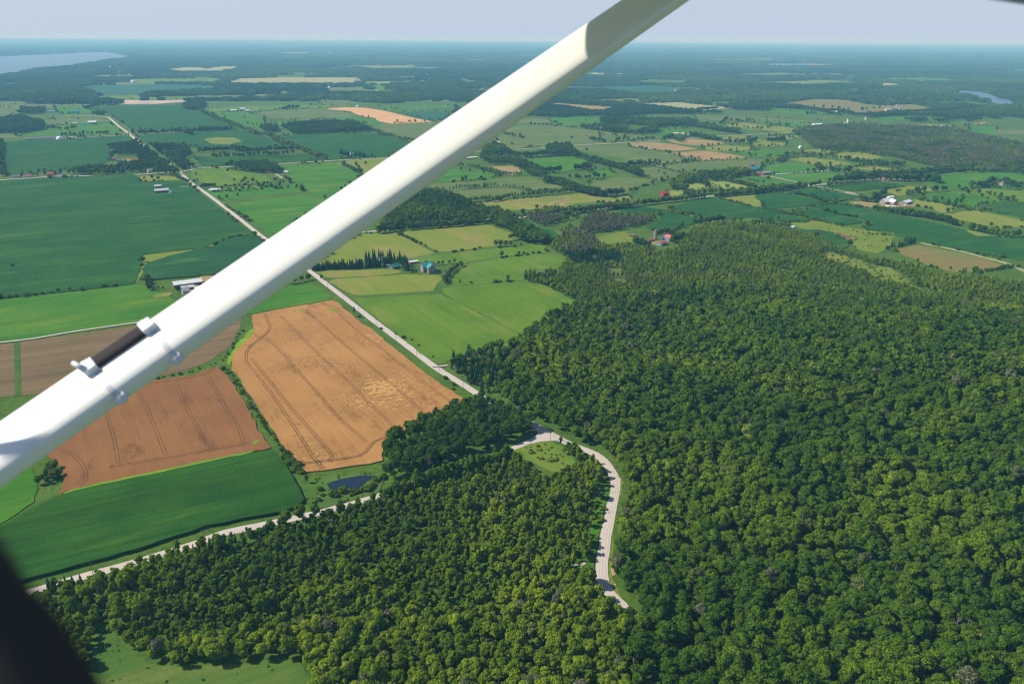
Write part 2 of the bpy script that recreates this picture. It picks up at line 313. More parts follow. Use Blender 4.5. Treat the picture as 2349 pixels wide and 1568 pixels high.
# lighter versions for the distance
BLm = [crown('m', r, h, b, nl, 30, .62) for r, h, b, nl in ((3.9, 8.5, 5, 13), (4.4, 8, 5, 14), (3.4, 9, 4.5, 12), (4.6, 9, 5, 15))]
BLf = [crown('f', r, h, b, nl, 12, 1.05) for r, h, b, nl in ((3.9, 9, 4, 9), (4.4, 8.5, 4, 10), (3.4, 10, 3.5, 8))]
HGm = [crown('m', r, h, b, nl, 30, .62) for r, h, b, nl in ((4.0, 9.5, 1.4, 14), (4.5, 10, 1.2, 15), (3.5, 10.5, 1.2, 13))]
HGf = [crown('f', r, h, b, nl, 12, 1.05) for r, h, b, nl in ((4.1, 10, 1., 10), (4.5, 9, 1., 10), (3.5, 10.5, 1, 9))]
YGm = [crown('m', r, h, b, nl, 24, .5) for r, h, b, nl in ((2.1, 8, 1.4, 10), (1.8, 8.6, 1.2, 10), (2.4, 7.4, 1.2, 11))]
def patch(name, size, n, rad, k):
    Q = []
    for i in range(n):
        x, y = rng.uniform(-size / 2, size / 2, 2); r = rad * rng.uniform(.7, 1.3); hgt = rng.uniform(8, 15)
        d = rng.normal(0, 1, (k, 3)); d /= np.linalg.norm(d, axis=1)[:, None]; d[:, 2] = np.abs(d[:, 2])
        Q.append(leaves(np.array((x, y, hgt - r * .9)) + d * r, 0, r * .42, d, .3)); a = np.linspace(0, 2 * math.pi, 6)[:-1]
        s = np.c_[x + np.cos(a) * r * .8, y + np.sin(a) * r * .8]
        for j in range(5): p, q = s[j], s[(j + 1) % 5]; Q.append(np.array([[[*p, 0], [*q, 0], [*q, hgt - r * .5], [*p, hgt - r * .5]]]))
    return quads_mesh(name, np.vstack(Q), LEAF)
PT = [patch('p', 34, 22, 4.6, 14) for _ in range(3)]; PX = [patch('x', 150, 90, 11, 12) for _ in range(3)]
def joined(name, cm, tm):                                        # crown and trunk in one mesh, for the far individuals and the mass
    me = cm.copy(); me.name = name; bm = bmesh.new(); bm.from_mesh(cm); n0 = len(bm.faces); bm.from_mesh(tm); bm.faces.ensure_lookup_table()
    for f in bm.faces[n0:]: f.material_index = 1
    bm.to_mesh(me); bm.free(); me.materials.append(tm.materials[0]); return me
BLj = [joined('tree', m, TB) for m in BLm]; YGj = [joined('tree', m, TY) for m in YGm]; HGj = [joined('tree', m, TB) for m in HGm]
PROTO = {'hg': (HG, HGm, HGf), 'bl': (BL, BLm, BLf), 'yg': (YG, YGm, YGm), 'bu': (BU, BU, BU), 'cn': (CN, CN, CN), 'dd': (DT, DT, DT)}
LODC = bpy.data.collections.new('tree_kinds'); LODI = {}
for key in sorted(PROTO):
    for l, ms in enumerate(PROTO[key]):
        for i, m in enumerate(ms):
            o = bpy.data.objects.new('%03d_tree' % len(LODI), m); LODC.objects.link(o); LODI[(key, l, i)] = len(LODI)
for key, ms in (('pt', PT), ('px', PX)):
    for i, m in enumerate(ms): o = bpy.data.objects.new('%03d_grove' % len(LODI), m); LODC.objects.link(o); LODI[(key, 0, i)] = len(LODI)

def scatter(name, P, pick, rot, scl, tint, label, cat='trees'):
    me = bpy.data.meshes.new(name); me.vertices.add(len(P)); me.vertices.foreach_set('co', np.asarray(P, np.float32).ravel())
    for n_, ty, v, k in (('pick', 'INT', pick, 'value'), ('rotz', 'FLOAT', rot, 'value'), ('scl', 'FLOAT_VECTOR', scl, 'vector'), ('tint', 'FLOAT', tint, 'value')):
        a = me.attributes.new(n_, ty, 'POINT'); a.data.foreach_set(k, np.asarray(v, np.int32 if ty == 'INT' else np.float32).ravel())
    o = link(bpy.data.objects.new(name, me)); tag(o, label, cat, None, 'stuff')
    g = bpy.data.node_groups.new(name, 'GeometryNodeTree'); g.interface.new_socket('Geometry', in_out='INPUT', socket_type='NodeSocketGeometry'); g.interface.new_socket('Geometry', in_out='OUTPUT', socket_type='NodeSocketGeometry')
    nd = lambda k: g.nodes.new(k); gi, go = nd('NodeGroupInput'), nd('NodeGroupOutput'); ci = nd('GeometryNodeCollectionInfo')
    ci.inputs['Collection'].default_value = LODC; ci.inputs['Separate Children'].default_value = True; ci.inputs['Reset Children'].default_value = True
    ip = nd('GeometryNodeInstanceOnPoints'); ip.inputs['Pick Instance'].default_value = True
    def attr(n_, ty): a = nd('GeometryNodeInputNamedAttribute'); a.data_type = ty; a.inputs['Name'].default_value = n_; return a.outputs['Attribute']
    cx = nd('ShaderNodeCombineXYZ'); g.links.new(attr('rotz', 'FLOAT'), cx.inputs[2]); L = g.links.new
    er = nd('FunctionNodeEulerToRotation'); L(cx.outputs[0], er.inputs[0])
    L(gi.outputs[0], ip.inputs['Points']); L(ci.outputs[0], ip.inputs['Instance']); L(attr('pick', 'INT'), ip.inputs['Instance Index'])
    L(er.outputs[0], ip.inputs['Rotation']); L(attr('scl', 'FLOAT_VECTOR'), ip.inputs['Scale']); L(ip.outputs[0], go.inputs[0])
    md = o.modifiers.new('scatter', 'NODES'); md.node_group = g; return o

# ------------------------------------------------------------------ the map
FIELDS = [  # material, crop height, sheet, outline, name
 ('soy', .7, 'S1', (-500,110, 0,88, 500,66, 1230,32, 1300,100, 1650,92, 1720,112, 1760,150, 1860,225, 2080,395, 2300,560, 2349,600, 2200,602, 2110,605, 2020,640, 1850,705, 1700,725, 1500,750, 1300,770, 1310,800, 1290,900, 1240,1035, 900,1080, 400,1130, 0,1175, -500,1230), 'bean_field'),
 ('cornlight', 1.6, 'D', (335,607, 390,589, 487,566, 530,545, 586,543, 612,558, 680,606, 640,622, 490,632, 460,633, 350,644, 322,642), 'maize_field'),
 ('olive', .2, 'S1', (1312,775, 1500,752, 1850,710, 2000,650, 2110,608, 2080,625, 1950,690, 1850,700, 1560,790, 1340,860, 1300,960, 1250,1040, 1240,1040, 1295,900, 1310,830), 'grass_strip'),
 ('bright', .35, 'D', (-120,703, 0,688, 310,653, 335,656, 380,675, 400,690, 470,700, 590,700, 587,718, 470,726, 315,741, 0,786, -120,803), 'green_field'),
 ('brown', .12, 'D', (-120,812, 0,791, 315,747, 470,731, 557,726, 545,763, 525,796, 505,811, 475,831, 425,851, 350,868, 75,904, 0,911, -120,920), 'bare_field'),
 ('wheatred', .8, 'D', (350,874, 445,861, 475,849, 500,842, 525,868, 550,903, 579,958, 592,988, 609,1011, 624,1028, 605,1034, 587,1034, 550,1044, 375,1081, 150,1129, 132,1140, 143,1120, 147,1100, 142,1077, 120,1055, 100,1040, 90,1010, 150,960, 250,905), 'brown_wheat_field'),
 ('wheat', .85, 'S7', (480,140, 700,95, 900,60, 1130,20, 1210,8, 1270,25, 1330,90, 1420,150, 1480,220, 1560,258, 1700,378, 1850,498, 1960,590, 2100,700, 2349,872, 2495,945, 2460,980, 2349,1010, 2200,1075, 2000,1160, 1900,1200, 1780,1260, 1700,1350, 1660,1420, 1670,1480, 1560,1505, 1300,1545, 1000,1583, 920,1587, 885,1550, 820,1450, 740,1310, 680,1200, 600,1090, 520,960, 440,850, 400,780, 350,700, 290,640, 280,590, 310,500, 370,420, 450,350, 500,300, 480,200), 'orange_wheat_field'),
 ('corn', 2.0, 'T2', (2510,10, 2349,32, 2200,62, 1500,212, 700,382, 530,440, 400,500, 50,700, -60,770, -500,1100, -500,1420, 310,1185, 550,1118, 1000,1000, 1250,930, 1600,815, 1900,715, 2060,682, 2349,625, 2600,580, 2740,530, 2800,475, 2760,400, 2660,220, 2570,65), 'near_maize_field'),
 ('bright', .4, 'T2', (-500,560, 0,330, 220,200, 300,165, 340,290, 350,370, 300,480, 150,590, 0,690, -300,860, -500,950), 'green_field'),
 ('grass', .2, 'D', (812,684, 912,680, 1012,675, 1045,692, 1110,724, 1160,752, 1196,770, 1192,790, 1180,800, 1112,802, 1045,822, 1014,836, 962,809, 912,766, 862,727, 827,701), 'hay_meadow'),
 ('grass', .23, 'S3', (615,1080, 860,1052, 1340,1022, 1540,1042, 1700,1130, 1870,1210, 1840,1290, 1680,1340, 1500,1400, 1350,1500, 1200,1430, 1000,1318, 740,1190, 640,1130), 'hay_meadow'),
 ('bright', .35, 'D', (560,722, 590,705, 650,658, 717,653, 737,662, 760,686, 745,690, 675,702, 590,718), 'green_field'),
 ('hay', .2, 'S2', (670,782, 740,762, 1350,722, 1660,730, 1710,762, 1650,820, 1625,870, 1500,880, 960,915, 890,905, 800,868), 'mown_field'),
 ('hay', .24, 'S2', (560,705, 640,690, 1250,672, 1340,695, 1320,712, 1050,738, 700,752, 640,745), 'mown_field'),
 ('hay', .22, 'S2', (500,640, 950,350, 1270,337, 1400,400, 1625,515, 1630,530, 1400,578, 1300,590, 700,640), 'mown_field'),
 ('hay', .26, 'S3', (240,550, 630,512, 990,480, 1060,502, 1300,592, 1240,640, 1110,690, 700,740, 590,745, 500,700, 300,600), 'mown_field'),
 ('grass', .22, 'S3', (320,815, 600,768, 1110,712, 1440,680, 1540,683, 1600,720, 1560,750, 1400,762, 1200,788, 880,832, 800,850, 600,860, 400,840), 'hay_meadow'),
 ('grass', .2, 'S3', (885,850, 1200,802, 1450,772, 1640,767, 1740,800, 1752,880, 1700,902, 1500,905, 1365,935, 1375,1000, 1340,1013, 1000,1038, 760,1052, 690,1025, 720,970, 780,910, 820,880), 'hay_meadow'),
 ('hay', .2, 'S3', (860,305, 1200,265, 1700,230, 1900,210, 2200,250, 2330,230, 2349,262, 2190,287, 1850,300, 1760,330, 1480,350, 1100,372, 990,362, 950,340), 'mown_field'),
 ('soy', .7, 'S3', (1290,450, 1400,450, 1480,510, 1640,560, 1730,607, 1690,645, 1600,655, 1480,585, 1370,530), 'bean_field'),
 ('bright', .3, 'S3', (580,105, 640,40, 700,-20, 1020,5, 1160,50, 1000,75, 700,100), 'green_field'),
 ('pasture', .2, 'S3', (480,160, 560,117, 1080,77, 1400,57, 1530,92, 1760,160, 1700,178, 1430,190, 1260,150, 1000,150, 700,185), 'pasture'),
 ('pasture', .2, 'S3', (650,197, 820,177, 1200,157, 1290,167, 1420,202, 1250,240, 1100,235, 950,250, 880,262, 800,232), 'pasture'),
 ('bright', .2, 'R3', (640,1240, 1100,1207, 1250,1240, 1300,1280, 1170,1330, 1000,1347, 870,1370, 830,1300, 760,1270), 'green_field'),
 ('tan', .15, 'R3', (370,1300, 620,1290, 640,1340, 560,1390, 480,1340), 'stubble_field'),
 ('pasture', .2, 'R3', (430,1010, 600,922, 860,920, 1100,940, 1350,962, 1500,992, 1560,1060, 1480,1085, 1100,1105, 850,1122, 560,1138, 430,1120), 'pasture'),
 ('bright', .2, 'R3', (900,860, 1150,840, 1400,835, 1500,867, 1420,900, 1200,925, 1080,930, 930,892), 'green_field'),
 ('tan', .2, 'R3', (830,735, 960,715, 1200,735, 1480,750, 1490,780, 1400,805, 1290,800, 1080,762), 'stubble_field'),
 ('tan', .15, 'R4', (260,1087, 500,1072, 700,1100, 900,1140, 700,1157, 450,1140, 300,1120), 'stubble_field'),
 ('pasture', .2, 'R4', (-250,1108, 0,1108, 200,1100, 300,1127, 450,1150, 620,1167, 640,1187, 900,1240, 600,1285, 400,1250, 0,1190, -200,1150), 'pasture'),
 ('tan', .15, 'R4', (630,1177, 950,1152, 1200,1187, 1350,1215, 1250,1225, 940,1245, 800,1215), 'stubble_field'),
 ('pasture', .2, 'R4', (470,1292, 940,1252, 1240,1232, 1500,1230, 1480,1300, 1350,1330, 1080,1370, 780,1360, 640,1330), 'pasture'),
 ('pasture', .24, 'R4', (300,1322, 480,1297, 700,1350, 860,1370, 700,1400, 540,1440, 400,1400), 'pasture'),
 ('pasture', .2, 'R4', (-100,1430, 0,1420, 170,1395, 430,1415, 520,1450, 360,1490, 220,1560, 0,1570, -100,1500), 'pasture'),
 ('bright', .2, 'R4', (-150,1330, 0,1325, 100,1340, 160,1390, 0,1402), 'green_field'),
 ('pasture', .2, 'R4', (0,982, 120,990, 380,1010, 560,1030, 400,1058, 0,1083), 'pasture'),
 ('bright', .2, 'R4', (520,1002, 600,945, 700,937, 860,965, 900,1000, 800,1020, 600,1040), 'green_field'),
 ('hay', .2, 'R4', (840,905, 1000,905, 1150,940, 1080,950, 900,927), 'mown_field'),
 ('hay', .2, 'R4', (1150,917, 1300,897, 1600,925, 1890,962, 1760,985, 1450,962, 1200,937), 'mown_field'),
 ('bright', .3, 'R4', (1400,892, 1700,887, 1950,907, 2120,937, 1950,950, 1700,930), 'green_field'),
 ('pasture', .2, 'R4', (830,817, 1100,832, 1600,857, 2100,890, 1950,902, 1600,885, 1200,880, 900,862), 'pasture'),
 ('bright', .2, 'R4', (1400,757, 1600,762, 1900,782, 2100,812, 2120,830, 1800,820, 1480,782), 'green_field'),
 ('brownpast', .2, 'R5', (30,747, 250,702, 450,677, 750,692, 950,735, 1080,740, 1200,727, 1330,732, 1560,770, 1400,800, 1180,810, 850,805, 500,790, 300,762), 'pasture'),
 ('hay', .2, 'R4', (1110,1032, 1330,1017, 1370,1042, 1350,1075, 1180,1060), 'mown_field'),
 ('hay', .2, 'R4', (1430,1052, 1540,1062, 1720,1082, 1700,1110, 1500,1115, 1370,1100), 'mown_field'),
 ('haylight', .2, 'R4', (1550,1022, 1880,1012, 1890,1032, 1740,1047), 'mown_field'),
 ('tan', .2, 'R4', (610,1067, 850,1047, 1100,1067, 1140,1090, 960,1110, 800,1100), 'stubble_field'),
 ('hay', .2, 'R4', (930,1122, 1150,1102, 1370,1122, 1420,1145, 1180,1165, 1000,1150), 'mown_field'),
 ('bright', .2, 'R4', (1250,1167, 1500,1147, 1700,1157, 1900,1152, 1800,1190, 1600,1220, 1400,1205), 'green_field'),
 ('hay', .2, 'R4', (1860,1152, 2010,1137, 2170,1157, 2050,1185, 1900,1185), 'mown_field'),
 ('hay', .2, 'R5', (560,1195, 700,1165, 850,1170, 1070,1212, 940,1232, 640,1232), 'mown_field'),
 ('hay', .2, 'R4', (1740,1232, 1900,1212, 2200,1252, 2320,1277, 2150,1300, 2000,1290, 1860,1260), 'mown_field'),
 ('bright', .2, 'R4', (1490,1292, 1640,1262, 1900,1280, 1990,1312, 1900,1340, 1600,1370, 1450,1350, 1480,1310), 'green_field'),
 ('bright', .22, 'R4', (1220,1400, 1400,1382, 1800,1445, 1880,1457, 1700,1480, 1500,1455, 1380,1432), 'green_field'),
 ('bright', .2, 'R4', (1450,1377, 1600,1372, 2100,1347, 2300,1372, 2250,1400, 2100,1430, 1950,1450, 1850,1450), 'green_field'),
 ('haylight', .2, 'R4', (760,1467, 880,1452, 1040,1490, 900,1512, 760,1502), 'mown_field'),
 ('haylight', .2, 'R4', (960,1442, 1100,1432, 1400,1490, 1200,1507, 1050,1482), 'mown_field'),
 ('haylight', .2, 'R4', (580,1542, 700,1512, 800,1520, 720,1562, 640,1590), 'mown_field'),
 ('hay', .2, 'R5', (750,1310, 950,1292, 1200,1325, 1100,1340, 900,1330), 'mown_field'),
 ('soy', .7, 'S4', (350,345, 600,327, 740,350, 850,370, 980,400, 1170,447, 1160,470, 1010,510, 870,560, 780,590, 680,540, 650,520, 700,490, 800,462, 760,392, 620,380, 480,390), 'bean_field'),
 ('soy', .75, 'S4', (870,340, 1100,262, 1240,242, 1350,272, 1560,322, 1800,362, 2100,442, 2170,462, 2100,475, 1900,465, 1740,450, 1680,430, 1550,430, 1400,450, 1170,430, 1000,385), 'bean_field'),
 ('soy', .7, 'S4', (1650,200, 1800,192, 2000,222, 2290,287, 2200,305, 2050,330, 1850,350, 1720,335, 1720,290, 1670,250), 'bean_field'),
 ('hay', .2, 'S4', (1280,240, 1450,235, 1640,215, 1665,260, 1710,300, 1700,335, 1620,325, 1400,262), 'mown_field'),
 ('soy', .72, 'S5', (110,177, 340,152, 830,237, 760,270, 600,290, 500,270), 'bean_field'),
 ('corn', .8, 'S5', (480,147, 1000,97, 1250,130, 1240,150, 800,185, 700,190), 'bean_field'),
 ('soy', .78, 'S5', (380,337, 640,307, 900,352, 1100,387, 1300,432, 1800,542, 1900,600, 2349,622, 2700,640, 2700,900, 2349,825, 2200,810, 1500,680, 1380,640, 1170,600, 1150,560, 900,540, 880,520, 1000,480, 920,460, 600,380), 'bean_field'),
 ('soy', .7, 'S5', (180,362, 400,352, 640,402, 870,460, 860,480, 700,500, 450,440), 'bean_field'),
 ('corn', .9, 'S5', (230,547, 480,547, 600,572, 620,602, 740,642, 740,682, 720,715, 640,715, 500,650, 300,572), 'bean_field'),
 ('tan', .1, 'S5', (750,287, 900,277, 1000,302, 980,340, 820,312), 'stubble_field'),
 ('brownpast', .2, 'S5', (1110,722, 1380,682, 1700,742, 2000,812, 2200,882, 1950,930, 1700,930, 1500,880, 1300,790), 'pasture'),
 ('olive', .15, 'S5', (200,482, 400,447, 700,512, 1000,562, 1150,602, 1130,700, 1000,760, 820,722, 740,642, 600,562, 350,542), 'rough_grass'),
 ('brown', .3, 'S5', (610,567, 690,582, 790,622, 770,660, 740,642, 640,600), 'bare_patch'),
 ('olive', .15, 'S5', (450,762, 560,742, 800,802, 960,862, 1120,892, 1240,962, 1320,1052, 1500,1112, 1570,1142, 1330,1110, 1100,1040, 950,990, 850,930, 700,890, 560,850), 'rough_grass'),
 ('bright', .2, 'S5', (1330,102, 1600,52, 2100,0, 2349,-20, 2700,-20, 2700,200, 2349,172, 2000,150, 1800,182, 1640,140, 1440,110), 'green_field'),
 ('hay', .2, 'S5', (1060,182, 1300,142, 1480,152, 1500,190, 1350,200, 1200,230), 'mown_field'),
 ('bright', .2, 'S5', (1400,232, 1700,187, 2000,222, 2280,272, 2080,300, 1900,340, 1500,280, 1400,252), 'green_field'),
 ('hay', .2, 'S5', (1340,262, 1500,282, 1740,332, 1700,370, 1600,390, 1500,350, 1340,320), 'mown_field'),
 ('hay', .2, 'S5', (1600,402, 1880,362, 2100,402, 2349,462, 2600,500, 2600,540, 2349,510, 2150,530, 1880,480, 1750,450, 1640,430), 'mown_field'),
 ('corn', .8, 'S5', (1950,352, 2200,302, 2349,292, 2600,290, 2600,490, 2349,430, 2150,400), 'bean_field'),
 ('hay', .2, 'S5', (1830,542, 2040,592, 1960,605, 1860,580), 'mown_field'),
 ('grass', .2, 'S5', (1850,162, 2349,182, 2600,190, 2600,280, 2349,285, 2150,270, 1800,202), 'hay_meadow'),
 ('olive', .2, 'S4', (170,620, 300,585, 440,558, 540,600, 520,682, 420,705, 300,707, 200,670), 'rough_grass'),
 ('bright', .2, 'R5', (1200,822, 1500,802, 1700,782, 1900,752, 2050,770, 1800,790, 1500,830, 1300,835), 'green_field'),
 ('bright', .2, 'R5', (1700,727, 1850,702, 2050,732, 2070,747, 1850,742), 'green_field'),
 ('pale', .2, 'R5', (980,547, 1080,530, 1240,547, 1240,558, 1060,560), 'far_field'),
 ('bright', .2, 'R5', (950,852, 1200,837, 1500,842, 1700,852, 1500,870, 1150,880), 'green_field'),
 ('hay', .2, 'R5', (1260,917, 1500,907, 1700,927, 1690,942, 1300,927), 'mown_field'),
 ('tan', .2, 'R5', (1830,902, 2000,887, 1980,915), 'stubble_field'),
 ('bright', .3, 'R5', (1800,922, 2100,932, 2100,1012, 1870,982), 'green_field'),
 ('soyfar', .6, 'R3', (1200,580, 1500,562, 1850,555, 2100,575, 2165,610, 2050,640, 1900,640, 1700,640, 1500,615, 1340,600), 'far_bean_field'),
 ('pale', .3, 'R3', (1240,450, 1330,437, 1470,462, 1400,475, 1300,470), 'far_field'),
 ('pale', .3, 'R3', (1490,442, 1600,447, 1640,470, 1540,467), 'far_field'),
 ('hay', .2, 'R4', (1090,662, 1300,672, 1310,684, 1180,680), 'far_field'),
 ('soy', .7, 'R1', (20,1080, 240,1057, 560,1052, 800,1037, 1180,1018, 1250,1062, 1220,1090, 1000,1110, 1030,1200, 1000,1250, 900,1290, 700,1320, 400,1350, 50,1385, 10,1250), 'bean_field'),
 ('bright', .3, 'R1', (90,1000, 300,987, 500,925, 700,912, 1000,902, 1080,942, 1120,990, 1050,1008, 560,1020, 200,1030), 'green_field'),
 ('pasture', .2, 'R1', (410,882, 520,852, 900,852, 1000,882, 640,910, 430,930), 'pasture'),
 ('bright', .2, 'R1', (500,747, 740,742, 800,770, 950,800, 950,828, 600,822, 520,800), 'green_field'),
 ('soy', .6, 'R1', (790,772, 1000,747, 1400,737, 1680,742, 1680,782, 1840,792, 2000,872, 2200,960, 2000,967, 1700,952, 1500,967, 1220,967, 1110,890, 970,802), 'bean_field'),
 ('soy', .65, 'R1', (1250,1015, 1480,1002, 1780,987, 2240,972, 2300,975, 2440,1030, 2620,1105, 2500,1130, 2140,1138, 1835,1150, 1800,1120, 1400,1110, 1330,1080), 'bean_field'),
 ('olive', .8, 'R1', (1860,1052, 1980,1032, 2150,1037, 2220,1072, 2100,1100, 1950,1092), 'weedy_patch'),
 ('corn', .8, 'R1', (1780,1202, 1950,1212, 2349,1192, 2815,1187, 2965,1240, 2480,1272, 2035,1295, 1850,1292), 'bean_field'),
 ('soy', .6, 'R2', (690,1022, 860,1012, 1230,1002, 1560,987, 1750,1032, 1920,1080, 2030,1140, 1800,1210, 1540,1218, 1200,1233, 1150,1190, 960,1130, 800,1090), 'bean_field'),
 ('pasture', .2, 'R2', (1550,942, 1700,902, 2180,892, 2400,900, 2100,1080, 1980,1072, 1920,1060, 1700,1000, 1590,972), 'pasture'),
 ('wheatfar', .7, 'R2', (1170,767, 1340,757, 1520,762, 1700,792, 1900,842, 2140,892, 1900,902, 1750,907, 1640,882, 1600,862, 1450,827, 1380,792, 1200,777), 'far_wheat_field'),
 ('bright', .2, 'R2', (90,807, 300,797, 470,807, 590,872, 600,907, 340,922, 200,852), 'green_field'),
 ('pasture', .2, 'R2', (460,812, 700,782, 1150,767, 1300,792, 1450,837, 1200,857, 1050,867, 900,862, 700,872, 620,862), 'pasture'),
 ('bright', .25, 'R2', (870,882, 1200,862, 1450,842, 1600,862, 1680,907, 1560,917, 1400,882, 1150,900, 980,907, 600,932, 390,952, 350,922), 'green_field'),
 ('grass', .2, 'R2', (0,777, 380,747, 740,742, 1200,737, 1150,762, 700,772, 480,792, 100,802), 'hay_meadow'),
 ('bright', .2, 'R2', (1640,747, 1900,742, 2349,732, 2349,770, 1900,772, 1700,782), 'green_field'),
 ('soyfar', .3, 'R2', (1800,802, 2100,797, 2349,792, 2200,880, 2100,870), 'far_bean_field'),
 ('pale', .3, 'R2', (250,522, 350,492, 770,482, 1420,482, 1470,532, 1400,550, 900,550, 600,550, 270,547), 'far_field'),
 ('pale', .3, 'R1', (1450,412, 1750,387, 1900,402, 2010,382, 2190,382, 2180,412, 1900,437, 1640,437), 'far_field'),
 ('pasture', .3, 'R2', (1050,702, 1230,692, 1400,687, 1440,720, 1300,750, 1100,722), 'pasture'),
 ('pasture', .3, 'R2', (1120,572, 1500,572, 1560,602, 1100,602), 'far_field'),
 ('grass', .3, 'R2', (1560,552, 1740,562, 1700,602, 1640,602), 'far_field'),
 ('grass', .3, 'R2', (1890,542, 2230,562, 2200,577, 1900,560), 'far_field'),
 ('grass', .3, 'R1', (870,652, 1270,647, 1300,662, 1800,657, 1790,687, 860,690), 'far_field'),
 ('sand', .3, 'R1', (970,690, 1100,690, 1300,692, 1780,687, 1700,705, 1400,727, 1150,727, 1050,702), 'gravel_pit'),
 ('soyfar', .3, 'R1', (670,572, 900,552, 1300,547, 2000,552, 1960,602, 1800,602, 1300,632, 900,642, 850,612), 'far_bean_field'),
 ('grass', .3, 'R1', (1080,502, 1500,492, 2080,492, 1980,540, 1300,540), 'far_field'),
 ('pasture', .3, 'R1', (-200,770, 0,762, 190,757, 190,802, 80,850, 0,862, -200,880), 'pasture'),
 ('grass', .25, 'R1', (1730,1352, 1800,1322, 2060,1312, 2200,1350, 2349,1360, 2450,1400, 2500,1430, 2430,1440, 2240,1450, 2010,1480, 1830,1440, 1770,1400), 'hay_meadow'),
 ('hay', .2, 'S1', (1270,72, 1310,47, 1530,50, 1640,62, 1650,85, 1310,98), 'mown_field'),
 ('hay', .2, 'R2', (110,1542, 230,1502, 480,1472, 700,1502, 850,1497, 600,1507, 240,1535), 'mown_field'),
 ('bright', .25, 'D', (468,437, 500,436, 560,431, 680,428, 695,440, 590,450, 525,462, 500,456), 'green_field'),
 ('bright', .2, 'D', (528,472, 590,457, 700,447, 745,458, 725,478, 690,500, 650,528, 622,540, 596,518, 560,495), 'green_field'),
 ('bright', .22, 'R2', (740,1312, 800,1282, 1220,1264, 1490,1380, 1450,1420, 1220,1580, 1150,1600, 1070,1567, 960,1520, 880,1490, 840,1450, 760,1400, 830,1350), 'green_field'),
 ('hay', .2, 'R2', (1240,1272, 1400,1242, 1750,1222, 1600,1330, 1500,1370, 1350,1302), 'mown_field'),
 ('bright', .2, 'S2', (1060,312, 1150,230, 1350,90, 1470,0, 1600,-20, 1500,60, 1250,150, 1220,220, 1180,312), 'green_field'),
 ('verge', .25, 'T3', (870,250, 1000,240, 1390,200, 1500,130, 1480,230, 1400,400, 1150,470, 800,560, 740,470, 700,330), 'rough_grass'),
 ('grass', .2, 'T1', (740,1172, 960,1088, 1150,1070, 1230,1098, 1330,1160, 1390,1270, 1320,1370, 1180,1350, 1050,1290, 900,1230, 780,1200), 'rough_grass'),
 ('verge', .2, 'T6', (900,1000, 1000,1000, 1100,1200, 1350,1380, 1700,1420, 2250,1380, 2700,1320, 2900,1567, 2900,2300, 600,2300, 850,1350), 'rough_grass'),
 ('lime', 2.15, 'T2', (2349,20, 2300,45, 1500,218, 700,388, 600,420, 590,410, 700,372, 1500,200, 2250,42), 'weed_strip'),
 ('lime', .35, 'S7', (480,265, 515,285, 430,360, 340,470, 290,560, 260,600, 245,570, 270,510, 340,410, 430,310), 'weed_strip'),
]
LAKES = [(LAKE, 'lake', 'R1', (-600,300, 0,290, 300,276, 700,256, 1000,250, 1100,262, 1215,290, 1200,305, 1050,316, 850,346, 600,386, 350,406, 200,440, 0,470, -600,540)),
         (LAKE, 'lake', 'R4', (1490,362, 1600,353, 1900,357, 1940,364, 1850,379, 1700,383, 1560,376)),
         (LAKE, 'lake', 'R4', (2070,276, 2170,273, 2170,288, 2080,286)),
         (LAKE, 'river', 'R5', (1480,535, 1600,558, 1750,598, 1900,608, 2050,640, 2200,690, 2300,728, 2260,762, 2100,722, 1850,664, 1700,612, 1530,560)),
         (POND, 'pond', 'T3', (930,310, 1000,285, 1080,265, 1150,250, 1250,235, 1390,235, 1382,258, 1300,290, 1262,330, 1255,365, 1180,380, 1090,372, 990,387, 950,350))]
def Gm(*a):
    return np.vstack([G(a[i], *a[i + 1]) for i in range(0, len(a), 2)])
